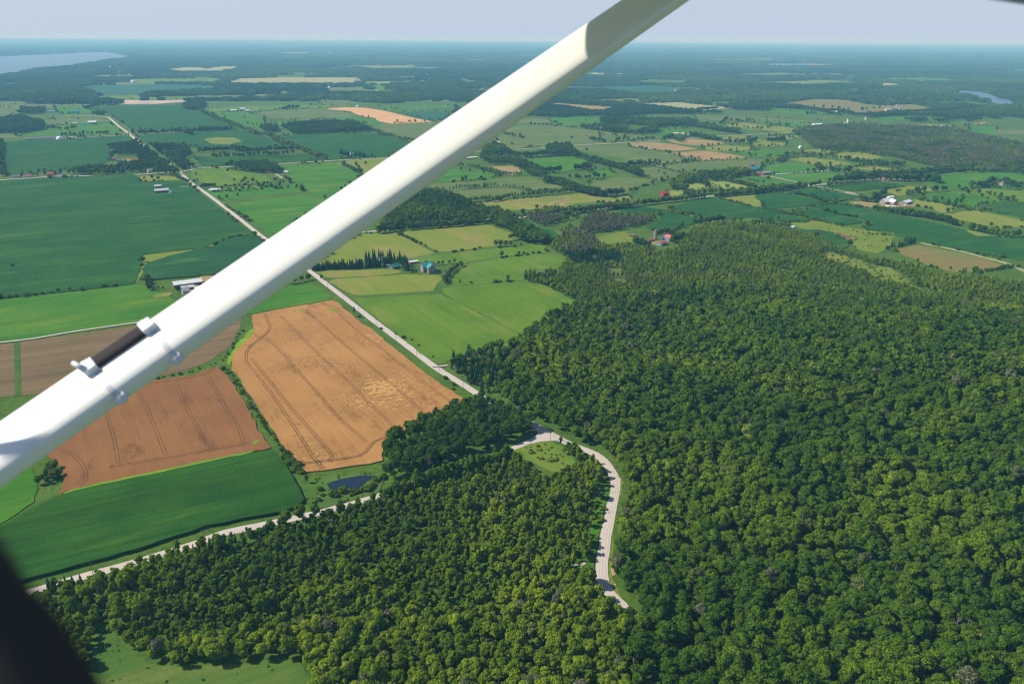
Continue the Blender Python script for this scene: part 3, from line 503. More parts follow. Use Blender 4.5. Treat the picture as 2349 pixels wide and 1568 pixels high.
ROADS = [  # width, outline; the first three are the near gravel roads
 (7.0, Gm('T1', (1170,1010, 1000,915, 830,815, 600,703, 350,545, 100,390), 'S2', (1400,1385, 1100,1160, 870,980, 660,820, 500,695, 100,405), 'S1', (2349,560, 2140,395, 1900,212, 1760,115, 1710,70), 'R1', (1640,1340, 1560,1280, 1480,1220, 1240,1045, 1170,985, 1090,930, 1010,860, 960,842, 800,832, 590,830))),
 (6.8, Gm('T1', (1000,915, 1170,1010, 1260,1057, 1345,1095, 1430,1130, 1520,1165, 1600,1210, 1655,1262, 1710,1340, 1742,1420, 1748,1500), 'T4', (1517,20, 1517,100, 1500,200, 1475,320, 1450,450, 1428,560, 1410,700, 1393,800, 1392,900, 1408,980, 1448,1060, 1500,1120, 1570,1190, 1650,1300))),
 (6.8, Gm('T1', (1190,1030, 1100,1040, 980,1065, 880,1105, 760,1158, 640,1195, 400,1262), 'T3', (1560,365, 1350,430, 1150,488, 900,565, 600,630, 300,695, 0,755), 'T2', (1800,855, 1150,1055, 850,1132, 350,1280, -300,1480))),
 (6.0, Gm('S1', (-500,110, 0,85, 350,62, 620,45), 'R1', (1000,1385, 1640,1345), 'R2', (0,1312, 180,1305, 660,1278, 1120,1250, 1400,1235, 1740,1218), 'R3', (230,1163, 560,1145, 820,1130, 1100,1108, 1300,1097, 1600,1080, 2100,1050), 'R4', (1000,1025, 1300,1012, 1500,1000, 1740,988))),
 (6.0, Gm('S2', (800,345, 950,337, 1130,322, 1350,300), 'S3', (240,518, 640,472, 1000,446, 1300,432, 1450,412, 1930,362, 2140,342), 'S4', (600,300, 1240,235, 1700,190, 2130,140), 'S5', (420,135, 580,118, 1300,70))),
 (4.0, Gm('R4', (1420,1375, 1560,1390, 1830,1448, 1930,1475, 2100,1500, 2349,1550), 'S5', (700,200, 830,225))),
 (9.0, Gm('R2', (1640,610, 1520,540, 1420,475, 1330,410, 1260,370))),
 (10.0, Gm('R1', (368,610, 378,650, 376,690, 372,715))),
 (5.0, Gm('R1', (540,1045, 700,1038, 900,1022, 1080,1016))),
 (3.0, Gm('S1', (1650,148, 1750,146, 1800,150))),
 (3.2, Gm('S6', (-200,420, 0,393, 300,358, 700,290, 1260,210, 1500,180))),
 (2.6, Gm('T1', (60,385, 140,381, 215,375))),
 (3.0, Gm('S2', (1190,640, 1240,645))), (3.5, Gm('R2', (690,1370, 760,1410))), (4.0, Gm('R2', (80,1500, 160,1505, 200,1520))),
]
def ribbon(name, line, wd, z, mat, step=8):
    P = smooth(line, step); d = np.gradient(P, axis=0); d /= np.linalg.norm(d, axis=1)[:, None] + 1e-9; n = np.c_[-d[:, 1], d[:, 0]]; V = []; F = []; K = 5
    wob = rng.normal(0, .18, (len(P), 2)); s = np.r_[0, np.cumsum(np.hypot(*np.diff(P, axis=0).T))]
    for i, p in enumerate(P):
        for k in range(K):
            t = k / (K - 1) - .5; q = p + n[i] * t * (wd + (wob[i, 0] if k == 0 else wob[i, 1] if k == K - 1 else 0)); V.append((q[0], q[1], float(hill(q[0], q[1])) + z + .06 * (1 - 4 * t * t)))
    for i in range(len(P) - 1):
        for k in range(K - 1): a = i * K + k; F.append((a, a + K, a + K + 1, a + 1))
    me = mesh(name, V, F, mat); uv = me.uv_layers.new(name='UVMap')
    li = np.empty(len(me.loops), np.int32); me.loops.foreach_get('vertex_index', li); uv.data.foreach_set('uv', np.c_[(li % K) / (K - 1), s[li // K] / wd].astype(np.float32).ravel())
    return tag(link(bpy.data.objects.new(name, me)), kind='structure')
def sheet_poly(name, poly, h, mat, jit=0.6, wall=True, kind='structure'):
    far = project([[*poly.mean(0), 0]])[0, 2]; P = resample(np.vstack([poly, poly[:1]]), max(7, far / 90))[:-1]; P = P + rng.normal(0, jit * min(3, far / 800), P.shape)
    if geometry.area_tri((0, 0, 0), (1, 0, 0), (0, 1, 0)) and np.sum(P[:, 0] * np.roll(P[:, 1], -1) - np.roll(P[:, 0], -1) * P[:, 1]) < 0: P = P[::-1]
    n = len(P); tri = geometry.tessellate_polygon([[Vector((x, y, 0)) for x, y in P]]); V = [(x, y, h) for x, y in P]; F = []
    for t in tri:
        a, b, c = (P[i] for i in t); F.append(t if (b[0] - a[0]) * (c[1] - a[1]) - (b[1] - a[1]) * (c[0] - a[0]) > 0 else t[::-1])
    if wall: V += [(x, y, -.3) for x, y in P]; F += [(i, i + n, (i + 1) % n + n, (i + 1) % n) for i in range(n)]
    return tag(obj(name, V, F, mat), kind=kind)

# ground: one sheet to the horizon, raised where the wooded hill stands
xs = np.r_[-58000, -20000, -8000, -4000, -2000, np.arange(-1200, 1201, 30), 2000, 4000, 8000, 20000, 58000.]; ys = np.r_[-3000, 0, np.arange(150, 1300, 30), 1600, 2200, 3000, 5000, 8000, 13000, 20000, 30000, 58000.]
X, Y = np.meshgrid(xs, ys); Z = hill(X, Y); nx = len(xs)
gm, gt, gb = newmat('rough_ground', 0.95, 0.05)
gc = mix_(gt, rampf(gt, noise_(gt, 0.02, 5), .35, .65), (.060, .125, .014), (.090, .155, .018)); gc = mix_(gt, rampf(gt, noise_(gt, 0.0016, 5, .6, (.35, 1)), .53, .6), gc, (.15, .17, .055))
gc = mix_(gt, rampf(gt, noise_(gt, .25, 5, .7), .45, .7), gc, (.035, .075, .015)); gt.links.new(gc, gb.inputs['Base Color']); bump_(gt, gb, noise_(gt, .5, 5, .7), .6)
tag(obj('ground', np.c_[X.ravel(), Y.ravel(), Z.ravel()], [(j * nx + i, j * nx + i + 1, (j + 1) * nx + i + 1, (j + 1) * nx + i) for j in range(len(ys) - 1) for i in range(nx - 1)], gm, smooth_=True), kind='structure')
FP = []
for i, (mt, h, rg, pts, nm) in enumerate(FIELDS):
    P = G(rg, *pts); FP.append((nm, P)); sheet_poly(nm, P, h + (i % 12) * .011, FM[mt])
rf = np.random.default_rng(21); k_ = 0
while k_ < 70:
    cx, cy = rf.uniform(-50, 2400), 112 + 150 * rf.uniform(0, 1) ** 1.3; c0 = to_ground([[cx, cy]])[0]; dd = np.hypot(*c0); sz = rf.uniform(.02, .07) * dd; ang = CROSS if rf.uniform() < .7 else MAIN
    u0 = np.array((math.cos(ang), math.sin(ang))); v0 = np.array((-u0[1], u0[0])); P = np.array([c0 + u0 * sz * i_ * rf.uniform(.8, 1.1) + v0 * min(sz * .8, 420) * j_ * rf.uniform(.8, 1.1) for i_, j_ in ((-1, -1), (-.3, -1.05), (.5, -.95), (1, -1), (1.05, .2), (1, 1), (.2, .9), (-1, 1))])
    if any(inside(P, Q).any() or inside(Q, P).any() for _, Q in FP) or (cx < 560 and cy < 190): cx = None
    k_ += 1
    if cx is None: continue
    FP.append(('far_field', P)); sheet_poly('far_field', P, .25 + k_ * .013, FM[['grass', 'pale', 'bright', 'hay', 'soyfar', 'pasture', 'tan', 'haylight', 'bright', 'olive'][int(rf.integers(0, 10))]])
WP = [G(rg, *pts) for _, _, rg, pts in LAKES]
for (mt, nm, rg, pts), P in zip(LAKES, WP): sheet_poly(nm, P, .45 if nm == 'pond' else 1.2, mt, .3, False)
for i, (wd, L) in enumerate(ROADS): ribbon('gravel_road' if i < 5 else 'farm_track', L, wd, .10 + .07 * i if i > 2 else .10 + .012 * i, GRAVEL)
sheet_poly('road_junction', G('T1', 1000, 905, 1140, 958, 1260, 1040, 1240, 1062, 1150, 1062, 1040, 1070, 950, 1100, 900, 1110, 880, 1092, 960, 1050, 1015, 1020, 1035, 985, 1015, 945), .20, GRAVEL, .1, False)
# wheel tracks in the wheat, one ribbon per rut
RUT = simple('crushed_stems', (.10, .050, .018), .3, .5, .95); RUTL = simple('dry_soil', (.42, .33, .22), .2, .5); TURF = FM['verge']
def rut(reg, pts, z, gap=1.9, wd=.5):
    L = smooth(G(reg, *pts), 6); d = np.gradient(L, axis=0); d /= np.linalg.norm(d, axis=1)[:, None]; n = np.c_[-d[:, 1], d[:, 0]]
    for s in (-1, 1): ribbon('wheel_rut', L + n * s * gap / 2, wd, z, RUT, 6)
for k, p in enumerate([(1110,20, 1250,110, 1400,250, 1600,400, 1800,560, 2000,720, 2150,830, 2349,975), (960,90, 1120,230, 1300,390, 1500,560, 1740,760, 1950,950, 2110,1090), (735,150, 850,260, 1010,430, 1180,590, 1400,790, 1600,1000, 1820,1200),
        (600,340, 760,500, 900,660, 1090,870, 1250,1060, 1400,1200, 1530,1310), (600,140, 640,260, 590,330, 450,450, 425,560, 480,640, 560,740, 700,930, 850,1150, 950,1310, 1050,1460, 1140,1560),
        (470,540, 600,700, 800,950, 1000,1180, 1140,1340, 1210,1440, 1180,1480), (950,1505, 1200,1480, 1450,1440, 1530,1390, 1600,1310, 1750,1250), (120,1, 120,1)][:7]): rut('S7', p, .86 + .135 + k * .012)
for k, p in enumerate([(1610,750, 1680,930, 1780,1120, 1900,1330, 1880,1390, 1800,1420), (1900,690, 2000,870, 2100,1040, 2180,1160, 2240,1320), (1280,850, 1400,1120, 1520,1430), (980,1060, 1040,1250, 1090,1500), (560,1380, 700,1450, 780,1560, 790,1680),
        (1000,1540, 1500,1460, 1900,1390, 2300,1320), (1300,780, 1600,740, 1850,690, 1980,625)]): rut('S6', p, .80 + .06 + k * .012, 2.2)
for p in [(870,308, 1100,298, 1400,265, 1690,238, 1780,262, 1650,290, 1590,320), (1700,325, 1740,292, 1850,285, 2190,278)]: ribbon('mown_strip', G('S3', *p), 9, .52, FM['tan'])
ribbon('mown_strip', G('S5', 1400,665, 1700,725, 1950,790, 2180,850, 2349,920, 2600,1020), 9, .5, FM['pale'])
ribbon('green_track', G('S6', 155,385, 160,600, 165,880), 5, .32, FM['verge']); ribbon('green_track', G('S4', 880,372, 1000,398, 1170,440), 6, .9, FM['hay'])

# ------------------------------------------------------------------ woods
WOODS = [  # outline (m), spacing, mix of kinds, scale range, tint range, clearings by noise, tag
 ('hill', Gm('D', (1030,842, 1045,828, 1112,812, 1180,808, 1192,785, 1240,746, 1280,730, 1325,712, 1400,700, 1500,690, 1620,672, 1720,672, 1850,678, 2000,700, 2349,752, 2500,775, 2900,1000, 3600,1750, 1450,1750, 1436,1400, 1424,1375, 1408,1320, 1412,1260, 1422,1200, 1432,1150, 1431,1110, 1417,1078, 1382,1046, 1341,1022, 1288,995, 1236,967, 1190,946, 1140,916, 1080,880)), 5.3, 'bl', (.52, 1.12), (.18, .70), 0),
 ('belt', Gm('D', (1325,712, 1325,702, 1320,690, 1250,657, 1205,647, 1203,634, 1285,620, 1298,613, 1300,589, 1268,562, 1262,547, 1290,542, 1345,554, 1375,572, 1400,569, 1445,567, 1500,577, 1544,579, 1569,554, 1594,524, 1664,516, 1744,521, 1806,531, 1856,544, 1922,574, 1962,589, 2012,601, 2087,611, 2137,626, 2199,639, 2287,649, 2349,654, 2500,667, 2600,790, 2349,752, 2000,700, 1850,678, 1720,672, 1620,672, 1500,690, 1400,700)), 4.3, 'yg', (.50, 1.05), (.50, .85), .22),
 ('lower', Gm('D', (905,1138, 800,1176, 700,1203, 570,1231, 490,1252, 430,1270, 340,1296, 250,1326, 180,1350, 100,1370, -60,1408, -60,1700, 180,1580, 222,1480, 226,1445, 250,1462, 290,1518, 375,1543, 425,1545, 462,1536, 562,1538, 670,1522, 720,1560, 700,1760, 1450,1760, 1436,1430, 1410,1402, 1366,1362, 1349,1315, 1352,1290, 1358,1240, 1343,1215, 1343,1170, 1366,1145, 1376,1112, 1384,1088, 1360,1058, 1318,1048, 1294,1074, 1285,1098, 1262,1112, 1235,1105, 1205,1068, 1180,1052, 1130,1068, 1000,1103)), 4.1, 'yg', (.60, 1.1), (.26, .76), 0),
 ('corner', Gm('D', (880,1060, 890,1025, 905,1007, 950,990, 1000,970, 1060,940, 1085,927, 1108,920, 1150,930, 1180,950, 1218,976, 1222,988, 1180,1008, 1100,1036, 980,1078, 905,1104, 892,1110, 884,1085)), 5.4, 'bl', (.62, .98), (.05, .45), 0),
 ('grove', Gm('S3', (30,560, 240,530, 640,502, 990,472, 1080,502, 1300,590, 1230,640, 1440,670, 1590,692, 1640,642, 1480,590, 1350,530, 1280,450, 1000,390, 760,270, 560,210, 450,220, 300,310, 140,410, 130,450)), 6.2, 'bl', (.65, 1.15), (.08, .62), 0),
 ('scrubwood', Gm('S3', (1390,445, 1450,385, 1700,352, 1850,390, 1850,435, 1700,475, 1600,515, 1480,505)), 6, 'yg', (.8, 1.1), (.5, .98), .2),
 ('scrubwood', Gm('S3', (1700,565, 1760,535, 1880,565, 1905,450, 2100,400, 2349,440, 2500,400, 2600,470), 'S4', (700,470, 600,505, 430,545, 100,585, 170,640, 130,690, 0,720, -100,660)), 6, 'yg', (.85, 1.25), (.5, .99), .2),
 ('scrubwood', Gm('S3', (1610,715, 1700,640, 1790,600, 2000,640, 2100,720, 1950,780, 1780,790, 1680,780)), 6, 'yg', (.85, 1.25), (.4, .97), .15),
 ('greywood', Gm('R5', (220,990, 330,952, 640,925, 760,920, 1100,935, 1700,955, 1900,1015, 2349,1105, 2800,1150, 2800,1400, 2349,1372, 2100,1352, 1700,1352, 1260,1242, 1070,1205, 700,1175, 620,1155, 400,1135, 340,1065)), 7, 'bl', (.55, .9), (.15, 1.0), .25),
 ('village', Gm('R1', (1000,1130, 1240,1072, 1330,1112, 1700,1112, 1760,1190, 1700,1262, 1800,1312, 1700,1352, 1640,1382, 1330,1382, 1230,1372, 620,1382, 700,1332, 1000,1322, 1280,1262, 1260,1200, 1030,1202)), 9, 'bl', (.7, 1.1), (.02, .45), .42),
 ('copse', Gm('R1', (1680,742, 1780,705, 1900,742, 1850,780, 1690,787)), 8, 'bl', (.8, 1.1), (.05, .4), 0),
 ('copse', Gm('R1', (-200,900, 0,872, 200,852, 400,902, 410,962, 200,1002, 0,992, -200,1010)), 8, 'bl', (.8, 1.1), (.05, .4), 0),
 ('copse', Gm('R1', (410,682, 420,642, 700,595, 860,642, 860,685)), 8, 'bl', (.8, 1.1), (.05, .4), 0),
 ('copse', Gm('R1', (1290,657, 1400,625, 1800,632, 1790,655)), 8, 'bl', (.8, 1.1), (.05, .4), 0),
 ('copse', Gm('R2', (745,940, 880,915, 1100,905, 1200,900, 1400,905, 1500,935, 1570,977, 1300,990, 1100,1000, 860,1010, 780,965)), 8, 'bl', (.8, 1.1), (.05, .4), 0),
 ('copse', Gm('R2', (540,955, 640,935, 720,955, 700,982, 620,992)), 8, 'bl', (.8, 1.1), (.05, .4), 0),
 ('copse', Gm('R2', (190,1292, 560,1275, 660,1295, 770,1352, 650,1362, 520,1360, 380,1342, 250,1312)), 8, 'bl', (.8, 1.1), (.05, .4), .2),
 ('copse', Gm('R3', (290,1202, 330,1130, 430,1100, 540,1165, 620,1205, 640,1262, 800,1315, 870,1362, 800,1402, 700,1380, 680,1332, 500,1282, 350,1282, 280,1242)), 7.5, 'bl', (.75, 1.1), (.05, .6), .1),
 ('copse', Gm('R3', (630,1205, 880,1195, 880,1165, 910,1100, 1100,1112, 1150,1182, 1250,1232, 1100,1200, 900,1208, 700,1225)), 7.5, 'bl', (.8, 1.1), (.05, .4), 0),
 ('copse', Gm('R4', (640,1475, 740,1410, 1080,1362, 1300,1340, 1420,1375, 1260,1402, 1120,1425, 900,1482, 760,1532, 640,1535)), 7, 'bl', (.7, 1.0), (.1, .97), .1),
 ('copse', Gm('R4', (-350,975, 0,935, 240,945, 250,985, 0,975, -200,1000)), 8, 'bl', (.8, 1.1), (.1, .7), .1),
 ('copse', Gm('R4', (0,910, 240,915, 420,925, 540,960, 510,990, 330,990, 560,935, 760,930, 900,945, 1130,985, 1270,1005, 1275,975, 1100,962, 900,905, 820,880, 0,870)), 8, 'bl', (.8, 1.15), (.05, .5), 0),
]
HEDGES = [
 ('D', (900,1149, 1000,1114, 1080,1089, 1172,1060), 3.6, 'yg', (1.05, 1.5), (.2, .6), 3, 'young tree on the wooded side of the lower road between pond and junction'),
 ('T1', (1300,1170, 1360,1200, 1420,1230), 4, 'yg', (.7, 1.1), (.3, .7), 3, 'young tree at the edge of the grass triangle'),
 ('S3', (35,575, 240,548, 640,518, 990,488), 6, 'bl', (.5, .95), (.1, .6), 2, 'tree at the front edge of the dark grove'),
 ('S3', (1480,424, 1700,400, 1930,378, 2140,358, 2349,344), 5, 'yg', (1., 1.35), (.2, .97), 3, 'tree screening the hidden middle road'),
 ('S4', (-50,395, 300,352, 600,318, 900,286, 1190,252), 5, 'yg', (.9, 1.3), (.1, .6), 3, 'tree screening the hidden middle road'),
 ('S4', (1290,244, 1500,223, 1700,204, 1900,180, 2080,152), 5, 'bl', (.6, .85), (.1, .8), 3, 'tree screening the middle road below the red barn'),  # sheet, line, spacing, kind, size range, tint range, rows, label
 ('S7', (215,640, 300,700, 330,760, 400,850, 440,920, 500,1010, 560,1090, 600,1180, 680,1260, 740,1360, 800,1450, 850,1530), 4.6, 'bu', (.45, 1.15), (.3, .8), 1, 'green bush in the hedge between the two wheat fields'),
 ('S7', (430,900, 500,990, 570,1070), 7, 'dd', (.5, .6), (0, 0), 1, 'bare grey tree in the hedge between the two wheat fields'),
 ('S6', (1420,722, 1750,662, 1900,600, 2030,560, 2130,430, 2230,260), 7, 'bu', (.4, .8), (.2, .7), 1, 'low bush on the ditch below the strut clamps'),
 ('T3', (540,50, 620,130, 680,230), 5, 'bu', (.9, 1.5), (.2, .7), 2, 'bush between the maize and the pond'),
 ('T3', (720,310, 780,290), 6, 'yg', (.7, .8), (.1, .4), 1, 'dark round bush left of the pond'),
 ('T3', (980,410, 1130,395, 1250,380, 1310,360, 1400,290, 1450,240), 6, 'bu', (.9, 1.5), (.3, .75), 2, 'bush on the bank between pond and gravel road'),
 ('T3', (800,490, 850,480, 880,350), 6, 'bu', (.6, 1.1), (.2, .6), 1, 'low bush in the rough grass beside the pond'),
 ('S2', (1310,352, 1370,378, 1420,400, 1470,432, 1500,440), 7, 'bu', (1.0, 1.6), (.2, .5), 1, 'bush in the row between the two mown fields'),
 ('S2', (1740,805, 1750,745, 1790,705, 1830,675, 1880,652), 6, 'bl', (.42, .68), (.1, .4), 2, 'tree in the row right of the teal roofed barn'),
 ('S2', (540,682, 650,672, 760,667, 850,672, 950,662, 1050,657, 1190,650), 4.0, 'cn', (.6, .95), (0, .8), 3, 'spruce in the dark shelter belt at the farm lane'),
 ('S2', (1000,610, 1150,602, 1250,592, 1340,620, 1395,700), 6, 'cn', (.8, 1.15), (0, .8), 2, 'tall spruce sheltering the teal roofed farm'),
 ('S2', (1180,620, 1240,615), 7, 'bl', (.8, .9), (.2, .4), 1, 'round tree among the spruces of the teal roofed farm'),
 ('S2', (1430,705, 1500,700), 5, 'bu', (1, 1.4), (.1, .4), 1, 'bush in front of the teal roofed barn'),
 ('S2', (1670,635, 1720,632, 1790,622, 1830,620), 7, 'bl', (.35, .6), (.1, .4), 1, 'tree behind the teal roofed barn'),
 ('S2', (300,812, 370,800, 440,785, 500,768), 7, 'bl', (.6, .8), (.1, .4), 1, 'tree at the road where the strut crosses it'),
 ('S2', (1785,520, 1885,508, 1985,495, 2070,485), 11, 'bu', (.8, 1.3), (.1, .5), 1, 'bush on the fence line above the teal roofed barn'),
 ('S3', (1120,695, 1200,692, 1250,686), 7, 'bl', (.6, .8), (.1, .4), 1, 'tree at the corner of the mown field'),
 ('S3', (1100,1025, 1230,1015, 1310,1010), 8, 'bu', (.9, 1.3), (.3, .6), 1, 'bush on the fence line between the meadows'),
 ('S3', (1370,1005, 1500,1000, 1600,1030), 6, 'yg', (.9, 1.2), (.1, .5), 2, 'tree where the wood meets the meadows'),
 ('S3', (600,187, 700,187, 860,162, 1050,152, 1200,152, 1300,167, 1420,202, 1500,232), 8, 'yg', (.7, 1.2), (.3, .97), 1, 'thin tree in the pasture hedges right of the strut'),
 ('S3', (820,292, 1000,272, 1100,287, 1250,247, 1450,232, 1700,207, 1850,192), 6, 'yg', (.8, 1.25), (.1, .95), 2, 'tree in the long hedge above the curved mown field'),
 ('S3', (1570,112, 1700,132, 1850,192, 1950,222, 2080,237, 2290,217), 8, 'bl', (.8, 1.1), (.02, .4), 2, 'big dark tree in the line right of the pastures'),
 ('S3', (1300,445, 1340,440, 1380,430, 1700,395, 1930,365, 2250,335, 2349,330), 9, 'bl', (.5, .8), (.2, .98), 1, 'tree along the hidden middle road'),
 ('R3', (880,1352, 940,1352, 1010,1352), 6, 'bl', (.8, 1.1), (.02, .3), 1, 'dark tree beside the bright green field'),
 ('R3', (1150,1332, 1220,1327, 1290,1322), 6, 'bl', (.8, 1.1), (.02, .3), 2, 'dark tree in the clump right of the bright green field'),
 ('R3', (1260,1242, 1400,1282, 1600,1332, 1750,1392), 8, 'bl', (.75, 1.1), (.02, .4), 3, 'dark tree in the broad diagonal belt'),
 ('R3', (880,1442, 1000,1462, 1150,1522, 1350,1567), 8, 'bl', (.75, 1.1), (.02, .4), 3, 'dark tree in the belt above the long hedge'),
 ('R3', (1100,1412, 1170,1415, 1200,1412, 1270,1410, 1340,1407, 1430,1405), 11, 'bl', (.6, 1.0), (.02, .4), 1, 'separate dark tree in the pasture row'),
 ('R3', (1210,952, 1420,972, 1640,942), 9, 'bl', (.8, 1.1), (.05, .9), 2, 'tree in the far belt before the wood'),
 ('R3', (1500,992, 1700,1002, 1880,992), 9, 'bl', (.8, 1.1), (.05, .4), 2, 'tree in the far belt before the wood'),
 ('R3', (1290,1062, 1360,1070, 1430,1077), 10, 'bl', (.8, 1.0), (.02, .3), 1, 'dark tree in the short row above the road'),
 ('R3', (500,1007, 540,1017, 590,1027, 635,1032, 685,1045), 17, 'bl', (.7, .9), (.02, .3), 1, 'round tree in the field row beside the strut'),
 ('R3', (1640,1292, 1720,1292, 1830,1292), 8, 'bl', (.7, .9), (.02, .3), 2, 'dark tree in the short double row'),
 ('R3', (40,1295, 200,1305, 300,1332, 500,1382, 650,1382), 8, 'yg', (.8, 1.2), (.4, .98), 2, 'thin grey tree in the hedge at the strut'),
 ('R4', (150,1072, 210,1052, 245,1062, 370,1062, 470,1052, 585,1072, 650,1032, 735,1080, 820,1022, 980,1042, 1060,1062, 1110,1067), 17, 'bl', (.6, 1.0), (.02, .4), 1, 'tree along the far cross road'),
 ('R4', (820,1020, 900,1032, 1060,1062, 1110,1067), 8, 'bl', (.8, 1.1), (.02, .4), 2, 'tree along the far cross road'),
 ('R4', (1150,1082, 1210,1087, 1280,1087, 1340,1082), 10, 'bl', (.7, 1.1), (.02, .4), 1, 'tree in the row before the far cross road'),
 ('R4', (1370,1077, 1440,1072), 8, 'bl', (.9, 1.1), (.02, .3), 2, 'tree in the row before the far cross road'),
 ('R4', (1540,1072, 1620,1068, 1700,1062), 9, 'bl', (.8, 1.0), (.02, .4), 2, 'tree in the row before the far cross road'),
 ('R4', (1000,912, 1060,917, 1110,917, 1160,872, 1250,892, 1330,892, 1420,887), 20, 'bl', (.7, 1.1), (.02, .4), 1, 'scattered tree in the far pastures'),
 ('R4', (1210,932, 1270,937, 1370,952, 1450,967, 1650,922, 1780,942), 24, 'bl', (.6, 1.0), (.02, .5), 1, 'scattered tree in the far pastures'),
 ('R4', (480,1302, 640,1332, 760,1362), 9, 'bu', (.8, 1.3), (.1, .4), 1, 'bush on a pasture fence'),
 ('R4', (1130,1422, 1300,1462, 1420,1492), 7, 'bl', (.5, .75), (.1, .5), 2, 'tree in the hedge below the red barn'),
 ('R4', (1420,1522, 1600,1502, 1880,1492), 7, 'bl', (.55, .85), (.1, .95), 2, 'tree in the hedge left of the white crossroads'),
 ('R4', (780,1565, 1000,1545, 1200,1545, 1420,1522), 7, 'bl', (.5, .8), (.1, .97), 2, 'tree in the hedge along the hidden middle road'),
 ('R4', (1980,1302, 1990,1332, 2100,1342, 2280,1362), 8, 'bl', (.7, 1.1), (.02, .4), 1, 'tree behind the row of white bales'),
 ('R4', (1530,1282, 1535,1283), 9, 'bl', (.9, 1.0), (.02, .3), 1, 'round tree right of the twin silos'),
 ('R4', (1560,1222, 1650,1262, 1720,1192, 1950,1202, 2130,1212), 10, 'bl', (.5, .9), (.1, .98), 2, 'tree in the grey hedge beyond the twin silos'),
 ('R4', (1940,1482, 2000,1477), 8, 'bl', (.7, .95), (.02, .3), 1, 'tree at the white crossroads'),
 ('R5', (570,1452, 740,1442, 900,1432, 1050,1422, 1250,1432, 1500,1425, 1560,1452), 7.5, 'bl', (.75, 1.1), (.02, .35), 3, 'dark tree in the line above the bean field'),
 ('R5', (760,1382, 900,1392, 1050,1382, 1400,1372, 1750,1332, 2000,1312, 2349,1352), 8, 'bl', (.7, 1.0), (.1, .5), 3, 'tree at the edge of the grey wood'),
 ('R5', (700,1240, 900,1270, 1150,1300, 1250,1290), 9, 'bl', (.7, .95), (.05, .5), 2, 'tree in the hedge under the grey wood'),
 ('R5', (100,745, 250,755, 330,770, 430,762, 540,770, 620,772, 740,785, 870,790, 1030,765), 35, 'bl', (.8, 1.2), (.02, .4), 1, 'tree on the far brown hillside pasture'),
 ('S5', (840,275, 900,285, 960,285, 1000,245, 1080,222), 7, 'bl', (.6, .9), (.05, .4), 2, 'tree at the white roofed farm'),
 ('S5', (240,212, 380,242, 540,295), 7, 'bl', (.42, .62), (.02, .4), 2, 'small tree in the hedge across the bean fields'),
 ('S5', (340,327, 440,322, 640,302, 660,305, 780,327, 900,342), 7, 'bu', (1., 1.7), (.1, .5), 1, 'bush in the hedge across the bean fields'),
 ('S5', (970,362, 1080,375, 1200,402), 6, 'bl', (.45, .7), (.02, .4), 2, 'tree in the belt below the white roofed farm'),
 ('S5', (1200,402, 1400,422, 1600,462, 1720,502), 7, 'bl', (.6, .9), (.02, .35), 3, 'dark tree in the belt below the white roofed farm'),
 ('S5', (1850,542, 2000,572, 2200,602, 2340,612), 7, 'bl', (.5, .8), (.05, .5), 2, 'tree in the hedge at the right end of the bean field'),
 ('S5', (1780,500, 1800,505), 7, 'yg', (.9, 1.1), (.3, .9), 1, 'greyish tree beside the bean field'),
 ('S5', (50,367, 200,402, 320,422, 430,452, 560,482, 680,507), 6, 'bu', (1., 1.6), (.1, .5), 1, 'bush in the hedge under the bean fields'),
 ('S5', (510,362, 650,402, 820,432), 7, 'bu', (1.2, 1.9), (.02, .4), 1, 'bush in the middle of the bean field'),
 ('S5', (1130,702, 1200,697, 1260,685, 1300,672, 1350,655, 1240,640), 5, 'cn', (.42, .7), (.2, 1), 2, 'conifer in the clump beside the brown pasture'),
 ('S5', (930,577, 1000,582, 1150,602), 6, 'bu', (.9, 1.4), (.2, .6), 1, 'bush above the rough grass'),
 ('S5', (1260,232, 1320,222, 1400,202, 1560,192, 1640,182), 12, 'bl', (.65, .95), (.02, .4), 1, 'tree in the pastures right of the white roofed farm'),
 ('S5', (1360,262, 1450,282, 1520,292, 1600,302, 1660,322, 1750,332, 1850,362), 13, 'bu', (1.5, 2.4), (.05, .4), 1, 'bush on the fence right of the white roofed farm'),
 ('S5', (1645,392, 1705,372, 1830,192, 1870,202, 1975,222, 2110,240, 2230,260, 2349,290), 26, 'bl', (.45, .7), (.05, .4), 1, 'scattered tree in the right hand pastures'),
 ('S5', (1870,152, 1990,152, 2050,112, 2150,112, 2250,150, 2330,160), 10, 'bl', (.7, 1.0), (.02, .35), 2, 'tree around the pink farmhouse'),
 ('S5', (1500,682, 1580,697, 1670,717, 1800,745, 1990,782, 2240,842), 20, 'bu', (1., 1.6), (.05, .4), 1, 'bush beside the pale mown strip'),
 ('S5', (2080,915, 2150,895, 2330,880), 9, 'bu', (1., 1.6), (.05, .4), 1, 'bush below the pale mown strip'),
 ('S5', (1780,965, 1830,962, 1880,965, 1960,975), 7, 'yg', (1., 1.3), (.1, .96), 1, 'tree at the edge of the brown pasture'),
 ('S4', (1340,262, 1480,292, 1620,332), 6, 'bu', (1.1, 1.7), (.1, .5), 1, 'bush in the short hedge between two bean fields'),
 ('S4', (1690,345, 1830,362, 1960,392, 2100,422), 6, 'bu', (.9, 1.5), (.1, .5), 1, 'bush in the hedge under the bean fields'),
 ('S4', (1100,500, 1180,490, 1280,470, 1370,465), 6, 'bl', (.55, .8), (.02, .3), 2, 'dark tree at the lower edge of the bean field'),
 ('S4', (1430,475, 1540,470), 8, 'yg', (1., 1.2), (.2, .96), 1, 'greyish tree beside the brown crescent'),
 ('S4', (1620,505, 1760,500, 1900,525, 1950,530), 6, 'yg', (.9, 1.2), (.02, .5), 2, 'tree at the top edge of the young wood'),
